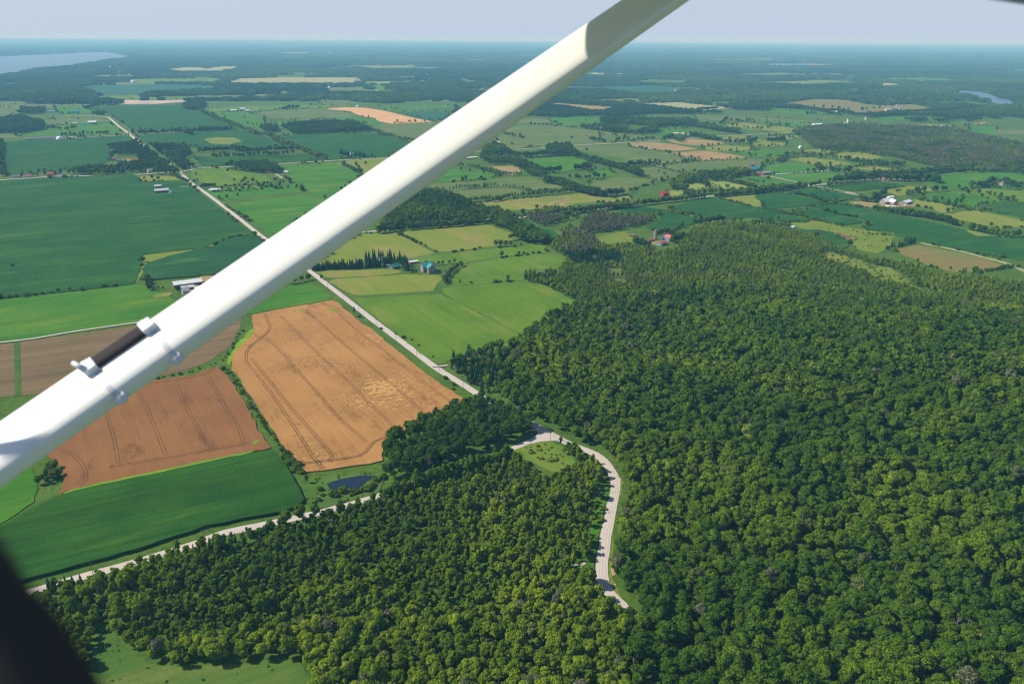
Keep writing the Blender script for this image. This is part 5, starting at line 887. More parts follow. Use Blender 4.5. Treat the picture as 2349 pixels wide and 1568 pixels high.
BLD = [
 ('barn', 'long white roofed barn touching the upper edge of the strut', 'barn', 'S1', 1722, 1048, 245, 14, 4, 2.6, 3, 'brownw', 'white', 1),
 ('shed', 'grey roofed shed in front of the long white barn', 'shed', 'S1', 1715, 1085, 120, 8, 3, 1.6, 3, 'brownw', 'offwhite', 1),
 ('shed', 'small white shed half hidden by the strut near the long white barn', 'shed', 'S1', 1820, 1092, 60, 7, 3, 1.5, 3, 'white', 'white', 0),
 ('farmhouse', 'blue grey roofed farmhouse under the large round tree', 'house', 'S1', 1705, 1125, 60, 9, 4.5, 3, 3, 'offwhite', 'grey', 1),
 ('barn', 'pale roofed barn standing alone in the big bean field', 'barn', 'S1', 1485, 198, 118, 11, 4.5, 3, 0, 'brownw', 'offwhite', 1),
 ('shed', 'smaller pale roofed shed behind the lone field barn', 'shed', 'S1', 1450, 155, 58, 8, 3.5, 2.5, 0, 'brownw', 'offwhite', 1),
 ('shed', 'dark gabled hut right of the lone field barn', 'shed', 'S1', 1572, 207, 34, 7, 3, 3, 90, 'white', 'slate', 1),
 ('barn', 'big weathered barn with a teal cross gabled roof', 'barn', 'S2', 1572, 690, 104, 11, 7.5, 4.5, -3, 'greyw', 'teal', 1, (4.5, 4.8, 2)),
 ('shed', 'teal roofed shed beside the tall spruces', 'shed', 'S2', 1268, 662, 80, 9, 2.6, 3.2, 20, 'slate', 'teal', 1),
 ('shed', 'low white roofed shed behind the teal roofed barn', 'shed', 'S2', 1440, 618, 82, 6, 2.6, .9, 4, 'redw', 'white', 1),
 ('farmhouse', 'white farmhouse hidden among the tall spruces', 'house', 'S2', 1150, 612, 42, 8, 5, 3.5, 0, 'white', 'slate', 1),
 ('farmhouse', 'blue walled farmhouse with a red gabled roof in the wood clearing', 'house', 'S4', 828, 632, 58, 9, 5.5, 4.5, 20, 'blue', 'red', 1, (4, 3.5, -3)),
 ('shed', 'long red roofed shed with a pale blue end wall', 'shed', 'S4', 802, 678, 84, 8, 3, 1.6, 8, 'tealp', 'red', 1),
 ('shed', 'low rusty roofed shed left of the tall grey silo', 'shed', 'S4', 690, 645, 58, 6, 2.5, 1.2, 8, 'rust', 'rust', 0),
 ('barn', 'red barn beside the hedge above the bean field', 'barn', 'S4', 822, 228, 74, 9, 5, 3, 5, 'redw', 'red', 1),
 ('cottage', 'tiny white cottage below the red barn', 'house', 'S4', 818, 264, 26, 6, 2.4, 1.5, 5, 'white', 'white', 0),
 ('barn', 'teal roofed barn beside the twin pink silos', 'barn', 'R4', 1412, 1345, 80, 12, 7, 4.5, -12, 'greyw', 'teal', 1),
 ('shed', 'low teal roofed shed joined to the twin silo farm', 'shed', 'R4', 1452, 1366, 50, 8, 3, 2, 0, 'slate', 'tealp', 0),
 ('barn', 'long red barn with a pale grey roof', 'barn', 'R4', 1518, 1372, 104, 9, 4.5, 2.6, 4, 'redw', 'grey', 1),
 ('shed', 'short red shed left of the long red barn', 'shed', 'R4', 1446, 1376, 40, 7, 3, 2, 0, 'redw', 'rust', 0),
 ('house', 'grey roofed house in the trees left of the twin silos', 'house', 'R4', 1112, 1368, 38, 8, 4.5, 2.5, 0, 'offwhite', 'grey', 0),
 ('greenhouse', 'longer white shed beside the far cross road', 'shed', 'R4', 690, 1002, 60, 10, 2.5, 2, 0, 'redw', 'white', 0),
 ('greenhouse', 'shorter white shed beside the far cross road', 'shed', 'R4', 755, 1004, 28, 10, 2.5, 2, 0, 'redw', 'white', 0),
 ('house', 'small white gabled house behind the far cross road trees', 'house', 'R4', 815, 1012, 14, 8, 5, 3, 90, 'white', 'red', 0),
 ('poultry_house', 'very long low white shed left of the white tower silo', 'shed', 'R5', 450, 916, 95, 12, 2.6, 2.4, -8, 'white', 'white', 0),
 ('poultry_house', 'second low white shed nearer the white tower silo', 'shed', 'R5', 556, 926, 100, 12, 2.6, 2.4, -8, 'white', 'white', 0),
 ('barn', 'white gabled barn at the foot of the white tower silo', 'barn', 'R5', 698, 918, 34, 12, 6, 5, 30, 'offwhite', 'white', 0),
 ('barn', 'dark blue barn of the hillside farm with the short silo', 'barn', 'R5', 1160, 788, 62, 16, 6, 5, 0, 'slate', 'slate', 0),
 ('shed', 'white shed left of the dark blue hillside barn', 'shed', 'R5', 1096, 784, 44, 12, 4, 3, 0, 'offwhite', 'offwhite', 0),
 ('shed', 'grey shed right of the dark blue hillside barn', 'shed', 'R5', 1210, 770, 34, 12, 4, 3, 0, 'pinkw', 'grey', 0),
 ('shed', 'pink white shed in front of the dark blue hillside barn', 'shed', 'R5', 1150, 796, 34, 9, 3, 2, 0, 'pinkw', 'offwhite', 0),
 ('shed', 'white shed on the left of the brown hillside pasture', 'shed', 'R5', 636, 806, 22, 12, 5, 3, 60, 'white', 'cream', 0),
 ('shed', 'grey white shed behind the grey wood', 'shed', 'R5', 1600, 930, 44, 12, 3, 2, 0, 'offwhite', 'grey', 0),
 ('shed', 'white shed with a tan front behind the grey wood', 'shed', 'R5', 1650, 938, 34, 12, 3, 2, 0, 'cream', 'white', 0),
 ('shed', 'tiny white shed at the top of the river', 'shed', 'R5', 1384, 518, 24, 16, 5, 3, 0, 'white', 'white', 0),
 ('barn', 'large white roofed barn of the farm above the bean field', 'barn', 'S5', 1092, 300, 122, 13, 5, 4.5, -4, 'greyw', 'white', 1, (5.5, 5, 3)),
 ('barn', 'pale roofed open barn right of the large white roofed barn', 'barn', 'S5', 1265, 304, 122, 11, 4.5, 2.2, 14, 'greyw', 'white', 1),
 ('shed', 'small white shed behind the large white roofed barn', 'shed', 'S5', 1120, 252, 60, 7, 3, 1.8, 0, 'offwhite', 'white', 0),
 ('farmhouse', 'pink brick farmhouse among dark trees on the right', 'house', 'S5', 2138, 135, 46, 9, 5.5, 4, 20, 'pinkw', 'pinkw', 1),
 ('shed', 'small white gabled shed in the dark tree line', 'shed', 'S5', 1052, 88, 24, 6, 4, 2.5, 90, 'white', 'red', 0),
 ('cabin', 'small white cabin at the top of the young wood', 'cabin', 'S5', 226, 524, 28, 5, 2.4, 1.2, 0, 'white', 'white', 0),
 ('barn', 'white barn of the distant farm below the oval bean field', 'barn', 'R4', 705, 622, 46, 16, 7, 6, 0, 'white', 'white', 0),
 ('shed', 'right hand white shed of the two below the oval bean field', 'shed', 'R4', 526, 655, 30, 14, 4, 4, 0, 'white', 'white', 0),
 ('shed', 'left hand white shed of the two below the oval bean field', 'shed', 'R4', 443, 656, 20, 14, 4, 4, 0, 'white', 'white', 0),
 ('shed', 'tiny white shed right of the distant white barn', 'shed', 'R4', 752, 628, 14, 12, 4, 4, 0, 'white', 'white', 0),
 ('shed', 'white shed at the lower left edge of the grey wood', 'shed', 'R4', 1836, 1132, 18, 8, 4, 3, 90, 'white', 'white', 0),
 ('barn', 'leftmost white roofed barn of the far trio above the bean fields', 'barn', 'R2', 300, 792, 66, 14, 4, 3, 0, 'blue', 'white', 0),
 ('barn', 'middle white roofed barn of the far trio above the bean fields', 'barn', 'R2', 392, 780, 40, 14, 5, 4, 0, 'blue', 'white', 0),
 ('barn', 'rightmost pale barn of the far trio above the bean fields', 'barn', 'R2', 433, 794, 36, 12, 4, 3, 0, 'slate', 'white', 0),
 ('barn', 'white roofed barn with a dark wall among trees right of the village', 'barn', 'R2', 603, 1336, 60, 16, 5, 3.5, -25, 'dark', 'white', 0),
 ('shed', 'white shed at the right end of the village trees', 'shed', 'R2', 792, 1357, 34, 8, 3, 1.5, -20, 'white', 'white', 0),
 ('shed', 'tiny white shed in the long pale far field', 'shed', 'R2', 1095, 546, 24, 16, 5, 4, 0, 'white', 'white', 0),
 ('shed', 'tiny white hut below the long pale far field', 'shed', 'R2', 1182, 578, 10, 14, 6, 4, 0, 'white', 'white', 0),
 ('barn', 'long white far barn left of the strut', 'barn', 'R2', 1832, 550, 62, 18, 5, 4, -4, 'white', 'white', 0),
 ('barn', 'upper white barn above the far wheat field', 'barn', 'R2', 1506, 676, 24, 14, 6, 5, 0, 'white', 'white', 0),
 ('barn', 'lower white barn above the far wheat field', 'barn', 'R2', 1528, 710, 28, 14, 5, 4, 0, 'blue', 'white', 0),
 ('shed', 'tiny white shed on the edge of the far wheat field', 'shed', 'R2', 1442, 752, 18, 12, 4, 3, 0, 'white', 'white', 0),
 ('barn', 'very long grey roofed barn in the far left fields', 'barn', 'R1', 382, 1050, 266, 17, 4, 2.5, 0, 'cream', 'slate', 0),
 ('shed', 'teal roofed long shed in the far left farmstead', 'shed', 'R1', 684, 806, 92, 16, 5, 3, 0, 'tealp', 'teal', 0),
 ('shed', 'pale teal shed in the far left trees', 'shed', 'R1', 467, 803, 58, 14, 4, 3, 0, 'tealp', 'tealp', 0),
 ('barn', 'white roofed pale blue barn of the far left farmstead', 'barn', 'R1', 848, 908, 68, 16, 6, 4, -5, 'tealp', 'white', 0),
 ('house', 'small pale house left of the white roofed blue barn', 'house', 'R1', 692, 913, 38, 9, 4, 3, 0, 'blue', 'offwhite', 0),
 ('house', 'small blue roofed house beside the white roofed blue barn', 'house', 'R1', 778, 916, 34, 9, 4, 3, 0, 'blue', 'tealp', 0),
 ('shed', 'white shed in a pale clearing at the far left', 'shed', 'R1', 613, 588, 42, 18, 5, 4, 0, 'white', 'white', 0),
 ('house', 'blue grey roofed house beside the bare yard at the village edge', 'house', 'R1', 1100, 1254, 50, 9, 3.5, 2.5, -5, 'tealp', 'slate', 0),
 ('house', 'brown roofed house left of the bare village yard', 'house', 'R1', 1048, 1238, 46, 9, 3.5, 2.5, -5, 'brick', 'rust', 0),
 ('house', 'brown roofed house right of the bare village yard', 'house', 'R1', 1236, 1250, 54, 9, 3.5, 2.5, 0, 'brick', 'rust', 0),
 ('house', 'red roofed house on the left cross road', 'house', 'R1', 474, 1380, 76, 9, 3.5, 2.5, 0, 'brick', 'red', 0),
 ('house', 'dark roofed house at the far left of the cross road', 'house', 'R1', 152, 1400, 62, 9, 3.5, 2.5, 0, 'cream', 'slate', 0),
 ('house', 'brown roofed house second from the left on the cross road', 'house', 'R1', 262, 1396, 50, 9, 3.5, 2.5, 0, 'cream', 'rust', 0),
 ('house', 'white gabled house right of the red roofed house', 'house', 'R1', 580, 1382, 26, 8, 4, 2.5, 90, 'white', 'slate', 0),
 ('house', 'wide grey roofed house in front of the roadside trees', 'house', 'R1', 758, 1366, 96, 10, 3.5, 2.8, -3, 'offwhite', 'grey', 0),
 ('house', 'white house half hidden in the roadside trees', 'house', 'R1', 1066, 1326, 28, 8, 4, 3, 90, 'white', 'offwhite', 0),
 ('house', 'grey roofed house at the lower end of the village', 'house', 'R1', 1376, 1350, 46, 9, 4, 3, 20, 'cream', 'grey', 0),
 ('house', 'dark slate house in the village trees left of the road', 'house', 'R1', 1526, 1312, 56, 9, 4, 3, 0, 'brick', 'slate', 0),
 ('house', 'upper bright white house right of the village road', 'house', 'R1', 1642, 1252, 26, 8, 4, 3, 90, 'white', 'offwhite', 0),
 ('house', 'lower bright white house right of the village road', 'house', 'R1', 1628, 1276, 40, 8, 3.5, 2, 20, 'white', 'white', 0),
 ('house', 'long pale roofed house at the top of the village', 'house', 'R1', 1182, 1136, 84, 10, 3.5, 2.5, -3, 'offwhite', 'offwhite', 0),
 ('house', 'pale house with a wide drive at the top of the village road', 'house', 'R1', 1568, 1206, 50, 9, 4, 3, 0, 'white', 'offwhite', 0),
 ('house', 'small white house right of the village on the cross road', 'house', 'R1', 1768, 1310, 28, 8, 4, 3, 0, 'white', 'offwhite', 0),
 ('shed', 'white shed beside the straight road below the village', 'shed', 'R2', 128, 1522, 84, 9, 3, 1.4, -6, 'white', 'white', 0),
 ('cottage', 'blue grey cottage at the end of the roadside tree row', 'house', 'R2', 470, 1468, 28, 6, 3, 2, 90, 'blue', 'slate', 0),
 ('cottage', 'pale cottage among conifers on the far cross road', 'house', 'R2', 1400, 1192, 34, 8, 3.5, 2.5, 0, 'offwhite', 'blue', 0),
 ('farmhouse', 'red roofed farmhouse in the trees under the strut', 'house', 'R3', 378, 1122, 40, 9, 5, 4, 20, 'redw', 'red', 0),
 ('shed', 'long white roofed shed touching the lower edge of the strut', 'shed', 'R3', 195, 1226, 110, 9, 2.8, 1.4, 3, 'brownw', 'white', 0),
 ('shed', 'white shed behind the red roofed farmhouse', 'shed', 'R3', 442, 1090, 22, 9, 4, 3, 0, 'white', 'white', 0),
]
for b in BLD: building(b[0], b[1], b[2], b[3], b[4], b[5], b[6], b[7], b[8], b[9], b[10], b[11], b[12], b[13], b[14] if len(b) > 14 else None)
def silo(label, reg, x, y, hpx, rad, wall, cap):
    mp, g = m_per(reg, x, y); h = hpx * mp; o = empty('silo', (g[0], g[1], 0)); rings = []
    for i in range(int(h // 1.5) + 1): z = i * 1.5; rings += [(rad, z), (rad, z + 1.3), (rad + .05, z + 1.35), (rad + .05, z + 1.45)]
    MB().lathe(rings, 24).build('shaft', PM[wall], o, True); z = rings[-1][1]
    MB().lathe([(rad + .15, z)] + [(rad * math.cos(a), z + rad * .8 * math.sin(a)) for a in np.linspace(.05, 1.5, 7)], 24).build('dome', RM[cap], o, True)
    MB().box(-.4, .4, -rad - .5, -rad + .1, 0, z).build('chute', PM['grey'], o); tag(o, label, 'silo')
silo('tall grey silo left of the red gabled farmhouse', 'S4', 735, 636, 78, 2.6, 'greyw', 'rust'); silo('left hand pink silo beside the teal barn', 'R4', 1360, 1342, 42, 3, 'pinkw', 'red'); silo('right hand pink silo behind the teal barn', 'R4', 1410, 1312, 38, 3, 'pinkw', 'red')
silo('white tower silo with a red cap before the hillside pasture', 'R5', 728, 922, 54, 4.2, 'white', 'red'); silo('short pink silo of the dark blue hillside farm', 'R5', 1178, 775, 30, 5, 'pinkw', 'grey'); silo('small cream silo at the top of the grey wood', 'R5', 896, 872, 24, 4, 'cream', 'red')
silo('pale silo of the distant farm below the oval bean field', 'R4', 694, 618, 26, 4.5, 'offwhite', 'red'); silo('thin white silo above the far wheat field', 'R2', 1540, 702, 24, 3, 'white', 'white')
WRAP = simple('white_bale_wrap', (.82, .82, .80), .06, .7, .4, .5)
def bale_tube(label, reg, x0, y0, x1, y1, r=.9):
    a, b = G(reg, x0, y0, x1, y1); L = np.hypot(*(b - a)); m = MB(); n = max(2, int(L / 1.4)); pts = []; rad = []
    for i in range(n + 1):
        t = i / n; pts += [(L * t - L / 2 + .01, 0, r * .9)]; rad += [r * (1 if i % 2 else .86) * (1 if 0 < i < n else .5)]
    m.tube(pts, rad, 10); o = m.build('wrapped_bale_row', WRAP, None, True); o.location = (*((a + b) / 2), 0); o.rotation_euler = (0, 0, math.atan2(*(b - a)[::-1])); tag(o, label, 'hay bales', 'rows of white wrapped bales')
for i, (p, wd) in enumerate([((1610,1376, 1700,1372), 'longest left row of white wrapped bales right of the red barn'), ((1705,1371, 1795,1363), 'second row of white wrapped bales right of the red barn'), ((1815,1362, 1870,1356), 'third short row of white wrapped bales'), ((1885,1356, 1925,1350), 'fourth short row of white wrapped bales between trees'), ((1975,1352, 2010,1347), 'fifth short row of white wrapped bales at the dark trees'), ((2030,1347, 2100,1343), 'last row of white wrapped bales at the dark trees')]): bale_tube(wd, 'R4', *p, 1.4)
for p, wd in [((1075,325, 1120,330), 'white wrapped bales left in the yard of the white roofed farm'), ((1130,330, 1180,333), 'white wrapped bales in the middle of the white roofed farm yard'), ((1190,335, 1220,338), 'white wrapped bales right in the white roofed farm yard'), ((1210,385, 1250,395), 'white wrapped bales in the tree belt below the white roofed farm'), ((1250,322, 1290,318), 'white wrapped bales before the open barn')]: bale_tube(wd, 'S5', *p, 1.1)
bale_tube('white wrapped bales beside the very long grey barn', 'R1', 610, 1046, 680, 1044, 3)
mp, g = m_per('R1', 548, 1052); o = MB().lathe([(9, 0), (9, 2), (8, 5), (6, 7.5), (3, 9), (.2, 9.6)], 20).build('storage_dome', WRAP, None, True); o.location = (*g, 0); tag(o, 'white storage dome at the right end of the very long grey barn', 'dome')
STRAW = simple('straw', (.42, .29, .12), .2, 2)
for (x, y) in [(1237,280), (1245,279), (1360,268), (1632,300), (1715,273), (1745,272)]:
    mp, g = m_per('S3', x, y); o = MB().tube([(-.7, 0, .75), (-.62, 0, .75), (.62, 0, .75), (.7, 0, .75)], [.62, .75, .75, .62], 14).build('round_bale', STRAW, None, True); o.location = (*g, .3); o.rotation_euler = (0, 0, random.uniform(0, 3)); tag(o, 'round hay bale lying on the curved mown field', 'hay bale', 'round bales on the curved mown field')
def trailer(label, reg, x, y, c, rz, L=5):
    mp, g = m_per(reg, x, y); o = empty('farm_trailer', (*g, .2), rz); MB().box(-L / 2, L / 2, -1.1, 1.1, .8, 2.1).build('body', PM[c], o); MB().box(L / 2, L / 2 + 1.6, -.07, .07, .7, .85).build('drawbar', PM['grey'], o)
    for s in (-1, 1):
        for wx in (-L * .3, L * .3): w_ = MB().tube([(0, -.15, 0), (0, .15, 0)], .45, 14).build('wheel', PM['dark'], o); w_.location = (wx, s * 1.15, .45)
    tag(o, label, 'trailer')
trailer('orange farm trailer on the left of the wood clearing', 'S4', 508, 602, 'rust', .4); trailer('tan farm trailer in the middle of the wood clearing', 'S4', 530, 598, 'cream', .2); trailer('orange farm trailer on the right of the wood clearing', 'S4', 552, 601, 'rust', -.2)
def car(label, reg, x, y, c, rz):
    mp, g = m_per(reg, x, y); o = empty('parked_car', (*g, .2), rz); b = MB(); P = [(-2.2, .45), (-2.15, .95), (-1.5, 1.05), (-1.1, 1.5), (.5, 1.5), (1.1, 1.02), (2.1, .9), (2.2, .45)]
    n = len(P); b.add([(a, -.85, c_) for a, c_ in P] + [(a, .85, c_) for a, c_ in P], [tuple(range(n)), tuple(range(2 * n - 1, n - 1, -1))] + [(i, i + n, (i + 1) % n + n, (i + 1) % n) for i in range(n)]); b.build('body', PM[c], o)
    for wx in (-1.35, 1.35):
        for s in (-1, 1): w_ = MB().tube([(0, -.12, 0), (0, .12, 0)], .34, 12).build('wheel', PM['dark'], o); w_.location = (wx, s * .82, .34)
    MB().box(-.95, .55, -.87, .87, 1.08, 1.4).build('window', PM['dark'], o); tag(o, label, 'car')
car('white car parked in the yard of the long white barn', 'S1', 1802, 1062, 'white', .3); car('white car parked at the white shed by the straight road', 'R2', 172, 1526, 'white', .8); car('small red and white vehicle on the brown pasture', 'S5', 1995, 922, 'redw', .1)
sheet_poly('farmyard', G('S1', 1830,970, 1960,960, 2060,1000, 1900,1130, 1720,1130, 1760,1060, 1850,1050, 1860,1010), .5, FM['tan'], .3, False); sheet_poly('farmyard', G('S4', 640,650, 760,640, 850,640, 840,680, 760,690, 660,660), .4, FM['tan'], .2, False)
sheet_poly('farmyard', G('S5', 1000,305, 1180,290, 1350,305, 1385,325, 1250,330, 1060,335), .5, FM['tan'], .3, False); sheet_poly('farmyard', G('R1', 1130,1232, 1195,1230, 1210,1250, 1130,1256), .9, FM['tan'], .2, False); sheet_poly('farmyard', G('R2', 590,1345, 650,1350, 670,1372, 620,1362), .6, FM['tan'], .2, False)
sheet_poly('mown_strip', G('S1', 1395,1150, 1450,1130, 1570,1118, 1590,1130, 1560,1150, 1430,1172), .7, FM['hay'], .2, False)
sheet_poly('green_spot', G('S7', 1175,100, 1215,82, 1275,105, 1220,112), 1.05, FM['lime'], .3, False); sheet_poly('green_spot', G('S7', 910,100, 945,85, 972,100, 930,108), 1.05, FM['lime'], .3, False); sheet_poly('green_spot', G('S7', 840,105, 880,97, 870,112), 1.05, FM['lime'], .2, False); sheet_poly('green_spot', G('S7', 480,1320, 540,1280, 550,1300, 500,1340), 1.02, FM['lime'], .2, False)

# ------------------------------------------------------------------ poles, wires, guardrail, boulders
INS = simple('insulator', (.25, .22, .2), .1)
def pole(reg, x, y, h, label, az, arm=True):
    mp, g = m_per(reg, x, y); z0 = float(hill(*g)); o = empty('utility_pole', (*g, z0), az)
    MB().tube([(0, 0, -1), (0, 0, h * .5), (0, 0, h)], [.17, .15, .11], 10).build('post', POSTM, o)
    if arm:
        MB().box(-1.2, 1.2, -.06, .06, h - .75, h - .6).build('crossarm', POSTM, o)
        for xx in (-1.05, 0, 1.05): MB().lathe([(.05, h - .6 if xx else h), (.07, h - .45 if xx else h + .12), (.03, h - .38 if xx else h + .2)], 8, (xx, 0)).build('insulator', INS, o)
    tag(o, label, 'utility pole'); return Vector((*g, z0 + h))
AZ = MAIN + R(90); tops = [pole('S2', x, y, 9.5, lb, AZ, False) for x, y, lb in ((660, 855, 'wooden pole on the straight road just below the strut'), (800, 955, 'second wooden pole down the straight road from the strut'), (945, 1068, 'third wooden pole beside the small upright tree'), (1103, 1185, 'fourth wooden pole along the straight road'), (1282, 1315, 'fifth wooden pole along the straight road'), (1474, 1460, 'sixth wooden pole opposite the lower meadow'))]
tops += [pole('T1', 131, 422, 9.5, 'wooden pole at the field entrance before the conifers', AZ, False), pole('T1', 349, 577, 9.5, 'wooden pole at the last open bend before the wood', AZ, False), pole('T1', 562, 705, 9.5, 'wooden pole where the straight road enters the wood', AZ, False)]
pj1 = pole('T1', 1149, 1055, 10.5, 'tall pole in the inner corner of the road junction', AZ); pj2 = pole('T1', 1266, 1285, 11, 'pole in the grass triangle below the junction', AZ); pj3 = pole('T1', 1345, 1450, 12, 'pole in the wood below the grass triangle', AZ)
p4 = pole('T4', 1245, 330, 14, 'pole with a wide crossarm left of the guardrail', 1.4); p5 = pole('T4', 1800, 300, 15, 'pole with a crossarm in the wood right of the winding road', 1.4)
lt = [pole('T2', 1882, 852, 9.5, 'pole at the lower road in front of the maize', .4), pole('T2', 858, 1160, 9.5, 'leftmost pole at the lower road', .4), pole('T3', 730, 615, 9.5, 'pole at the lower road left of the pond', .4)]
pole('S2', 1376, 1316, 8, 'pale slim pole standing in the meadow', 0, False)
WIRE = simple('wire', (.05, .05, .05), .1, 1, .5)
def wires(a, b, n, label):
    o = MB(); d = (b - a); q = Vector((-d.y, d.x, 0)).normalized()
    for i in range(n):
        off = q * ((i - (n - 1) / 2) * 1.0); o.tube([a + off + d * t - Vector((0, 0, 4 * 1.2 * t * (1 - t) + .3)) for t in np.linspace(0, 1, 9)], .04, 3)
    tag(o.build('power_line', WIRE), label, 'power line', 'power lines')
for a, b in zip(tops[:-1], tops[1:]): wires(a, b, 1, 'thin wire strung along the straight road')
wires(tops[-1], pj1, 2, 'wires running to the pole at the junction'); wires(pj1, pj2, 3, 'wires crossing the grass triangle'); wires(pj2, pj3, 3, 'wires above the wood below the triangle'); wires(pj3, p4, 3, 'wires dropping to the pole left of the guardrail'); wires(p4, p5, 3, 'wires crossing the winding road'); wires(lt[2], lt[0], 2, 'wires along the lower road by the maize'); wires(lt[0], lt[1], 2, 'wires along the lower road at the left'); wires(pj1, lt[2], 2, 'wires over the wood to the pond')
L = smooth(G('T4', 1455,50, 1446,130, 1432,220, 1400,370, 1362,560, 1330,700, 1312,860, 1312,950, 1322,1010, 1340,1058), 4); gr = empty('guardrail', (*L[0], 0)); tag(gr, 'steel guardrail on timber posts along the left of the winding road', 'guardrail')
V = []; F = []
for i, p in enumerate(L):
    d = L[min(i + 1, len(L) - 1)] - L[max(i - 1, 0)]; d /= np.hypot(*d); n_ = np.array((-d[1], d[0])); z0 = float(hill(*p))
    for o_, z in ((0, .45), (.09, .52), (.03, .6), (.09, .68), (0, .78), (-.05, .6)): V.append((*(p + n_ * o_ - L[0]), z0 + z))
for i in range(len(L) - 1):
    for k in range(6): F.append((i * 6 + k, i * 6 + (k + 1) % 6, i * 6 + 6 + (k + 1) % 6, i * 6 + 6 + k))
obj('rail', V, F, GALV, gr)
for p in L: MB().box(-.1, .1, -.1, .1, -.3, .8).build('post', WOODGREY, gr).location = (*(p - L[0]), float(hill(*p)))
ROCK = simple('limestone', (.38, .34, .33), .25, 1.5, .9, .1, 0, .1)
for rg, x, y, s, lb in (('T4', 1235, 825, 1.9, 'pinkish grey boulder left of the guardrail'), ('T4', 1213, 985, 1.7, 'pale boulder in the bright weeds left of the guardrail'), ('T4', 1160, 825, 1.2, 'small grey boulder beside the pinkish boulder'), ('T4', 1520, 905, .7, 'small stone on the right verge of the winding road'), ('T4', 1520, 1000, .6, 'second small stone on the right verge of the winding road')):
    bm = bmesh.new(); bmesh.ops.create_icosphere(bm, subdivisions=3, radius=1)
    for v in bm.verts: v.co *= 1 + .35 * mnoise.noise(v.co * 1.3 + Vector((x, y, 0))) + .1 * mnoise.noise(v.co * 4); v.co.z *= .6
    me = bpy.data.meshes.new('boulder'); bm.to_mesh(me); bm.free(); me.materials.append(ROCK); o = link(bpy.data.objects.new('boulder', me)); g = G(rg, x, y)[0]; o.location = (*g, float(hill(*g)) + .2 * s); o.scale = (s, s * .8, s); tag(o, lb, 'boulder')
BARE = simple('eroded_soil', (.40, .26, .17), .2, .6); ribbon('soil_bank', G('T4', 1490,745, 1492,800, 1490,860, 1500,920), 1.6, .25, BARE)
tag(sheet_poly('verge', G('T4', 1560,20, 1590,60, 1570,160, 1540,260, 1520,400, 1500,560, 1500,700, 1480,800, 1490,950, 1560,1100, 1600,1180, 1560,1160, 1480,1040, 1450,900, 1470,700, 1500,450, 1560,150), .12, FM['olive'], .4, False), kind='structure')
tag(sheet_poly('verge', clear_strip, .13, FM['bright'], .4, False), kind='structure')

# ------------------------------------------------------------------ distant houses, white specks in the haze
for i, (rg, x, y) in enumerate([('R4', 520, 294), ('R4', 610, 296), ('R4', 640, 300), ('R4', 800, 300), ('R4', 880, 297), ('R4', 1035, 298), ('R4', 433, 352), ('R4', 1870, 228), ('R4', 1900, 230), ('R4', 1990, 240), ('R2', 965, 210), ('R2', 610, 418), ('R2', 1195, 265), ('R1', 1015, 395), ('R1', 1100, 448), ('R1', 1218, 528), ('R4', 130, 370), ('R4', 930, 182), ('R4', 172, 482)]):
    mp, g = m_per(rg, x, y); building('house', 'pale house standing in the far hazy forest', 'house', rg, x, y, 14 + (i * 7) % 14, 26, 9, 5, (i * 37) % 60, 'white', 'white', 0, None, 'houses in the hazy distance')

# ------------------------------------------------------------------ the aircraft around the camera
def CPT(x, y, d): return MC @ Vector(((x - 1174.5) / FPX * d, -(y - 784) / FPX * d, -d))
PAINT = simple('cream_aircraft_paint', (.79, .765, .68), .05, 3, .28, .5); PL = simple('dark_trim', (.045, .042, .038), .3, 4, .8, .1); STRAPM = simple('grey_strap', (.50, .51, .53), .08, 6, .35, .5); BARM = simple('grey_foam', (.055, .05, .052), .3, 30, .95, .1, 0, .002)
ALU = simple('white_painted_bracket', (.72, .72, .74), .05, 5, .3, .5)
air = empty('light_aircraft', tuple(CP)); tag(air, 'cream painted light aircraft seen from its cabin, with wing strut and dark window frame', 'aircraft')
a, b = CPT(0, 1041, 1.90), CPT(1341, 113, 2.585); sdir = (b - a).normalized(); p0 = a - sdir * 1.0; p1 = b + sdir * 1.7
up_ = Vector((0, 0, 1)); tocam = (Vector(CP) - (a + b) / 2).normalized(); nrm = (tocam * .58 + up_ * .66 - Vector((.43, 0, 0))); nrm = (nrm - nrm.dot(sdir) * sdir).normalized(); chd = sdir.cross(nrm).normalized()
if chd.z < 0: chd = -chd
SCH, STH = .083, .032                                            # half chord, half thickness
def sec(p, n=48, sc=1.0):
    pw = lambda v, e: math.copysign(abs(v) ** e, v)
    return [p + chd * (SCH * sc * pw(math.cos(t), .75)) + nrm * (STH * sc * pw(math.sin(t), .52)) for t in (2 * math.pi * k / n for k in range(n))]
def tube_sec(name, ts, mat, par, sc=1.0, base=None):
    V = []; F = []; n = 48
    for t in ts: V += [Vector(v) - air.location for v in sec(t, n, sc)]
    for i in range(len(ts) - 1):
        for k in range(n): F.append((i * n + k, i * n + (k + 1) % n, (i + 1) * n + (k + 1) % n, (i + 1) * n + k))
    F += [tuple(range(n))[::-1], tuple(range((len(ts) - 1) * n, len(ts) * n))]; return obj(name, V, F, mat, par, None, True)
tube_sec('wing_strut', [p0 + (p1 - p0) * k / 20 for k in range(21)], PAINT, air)
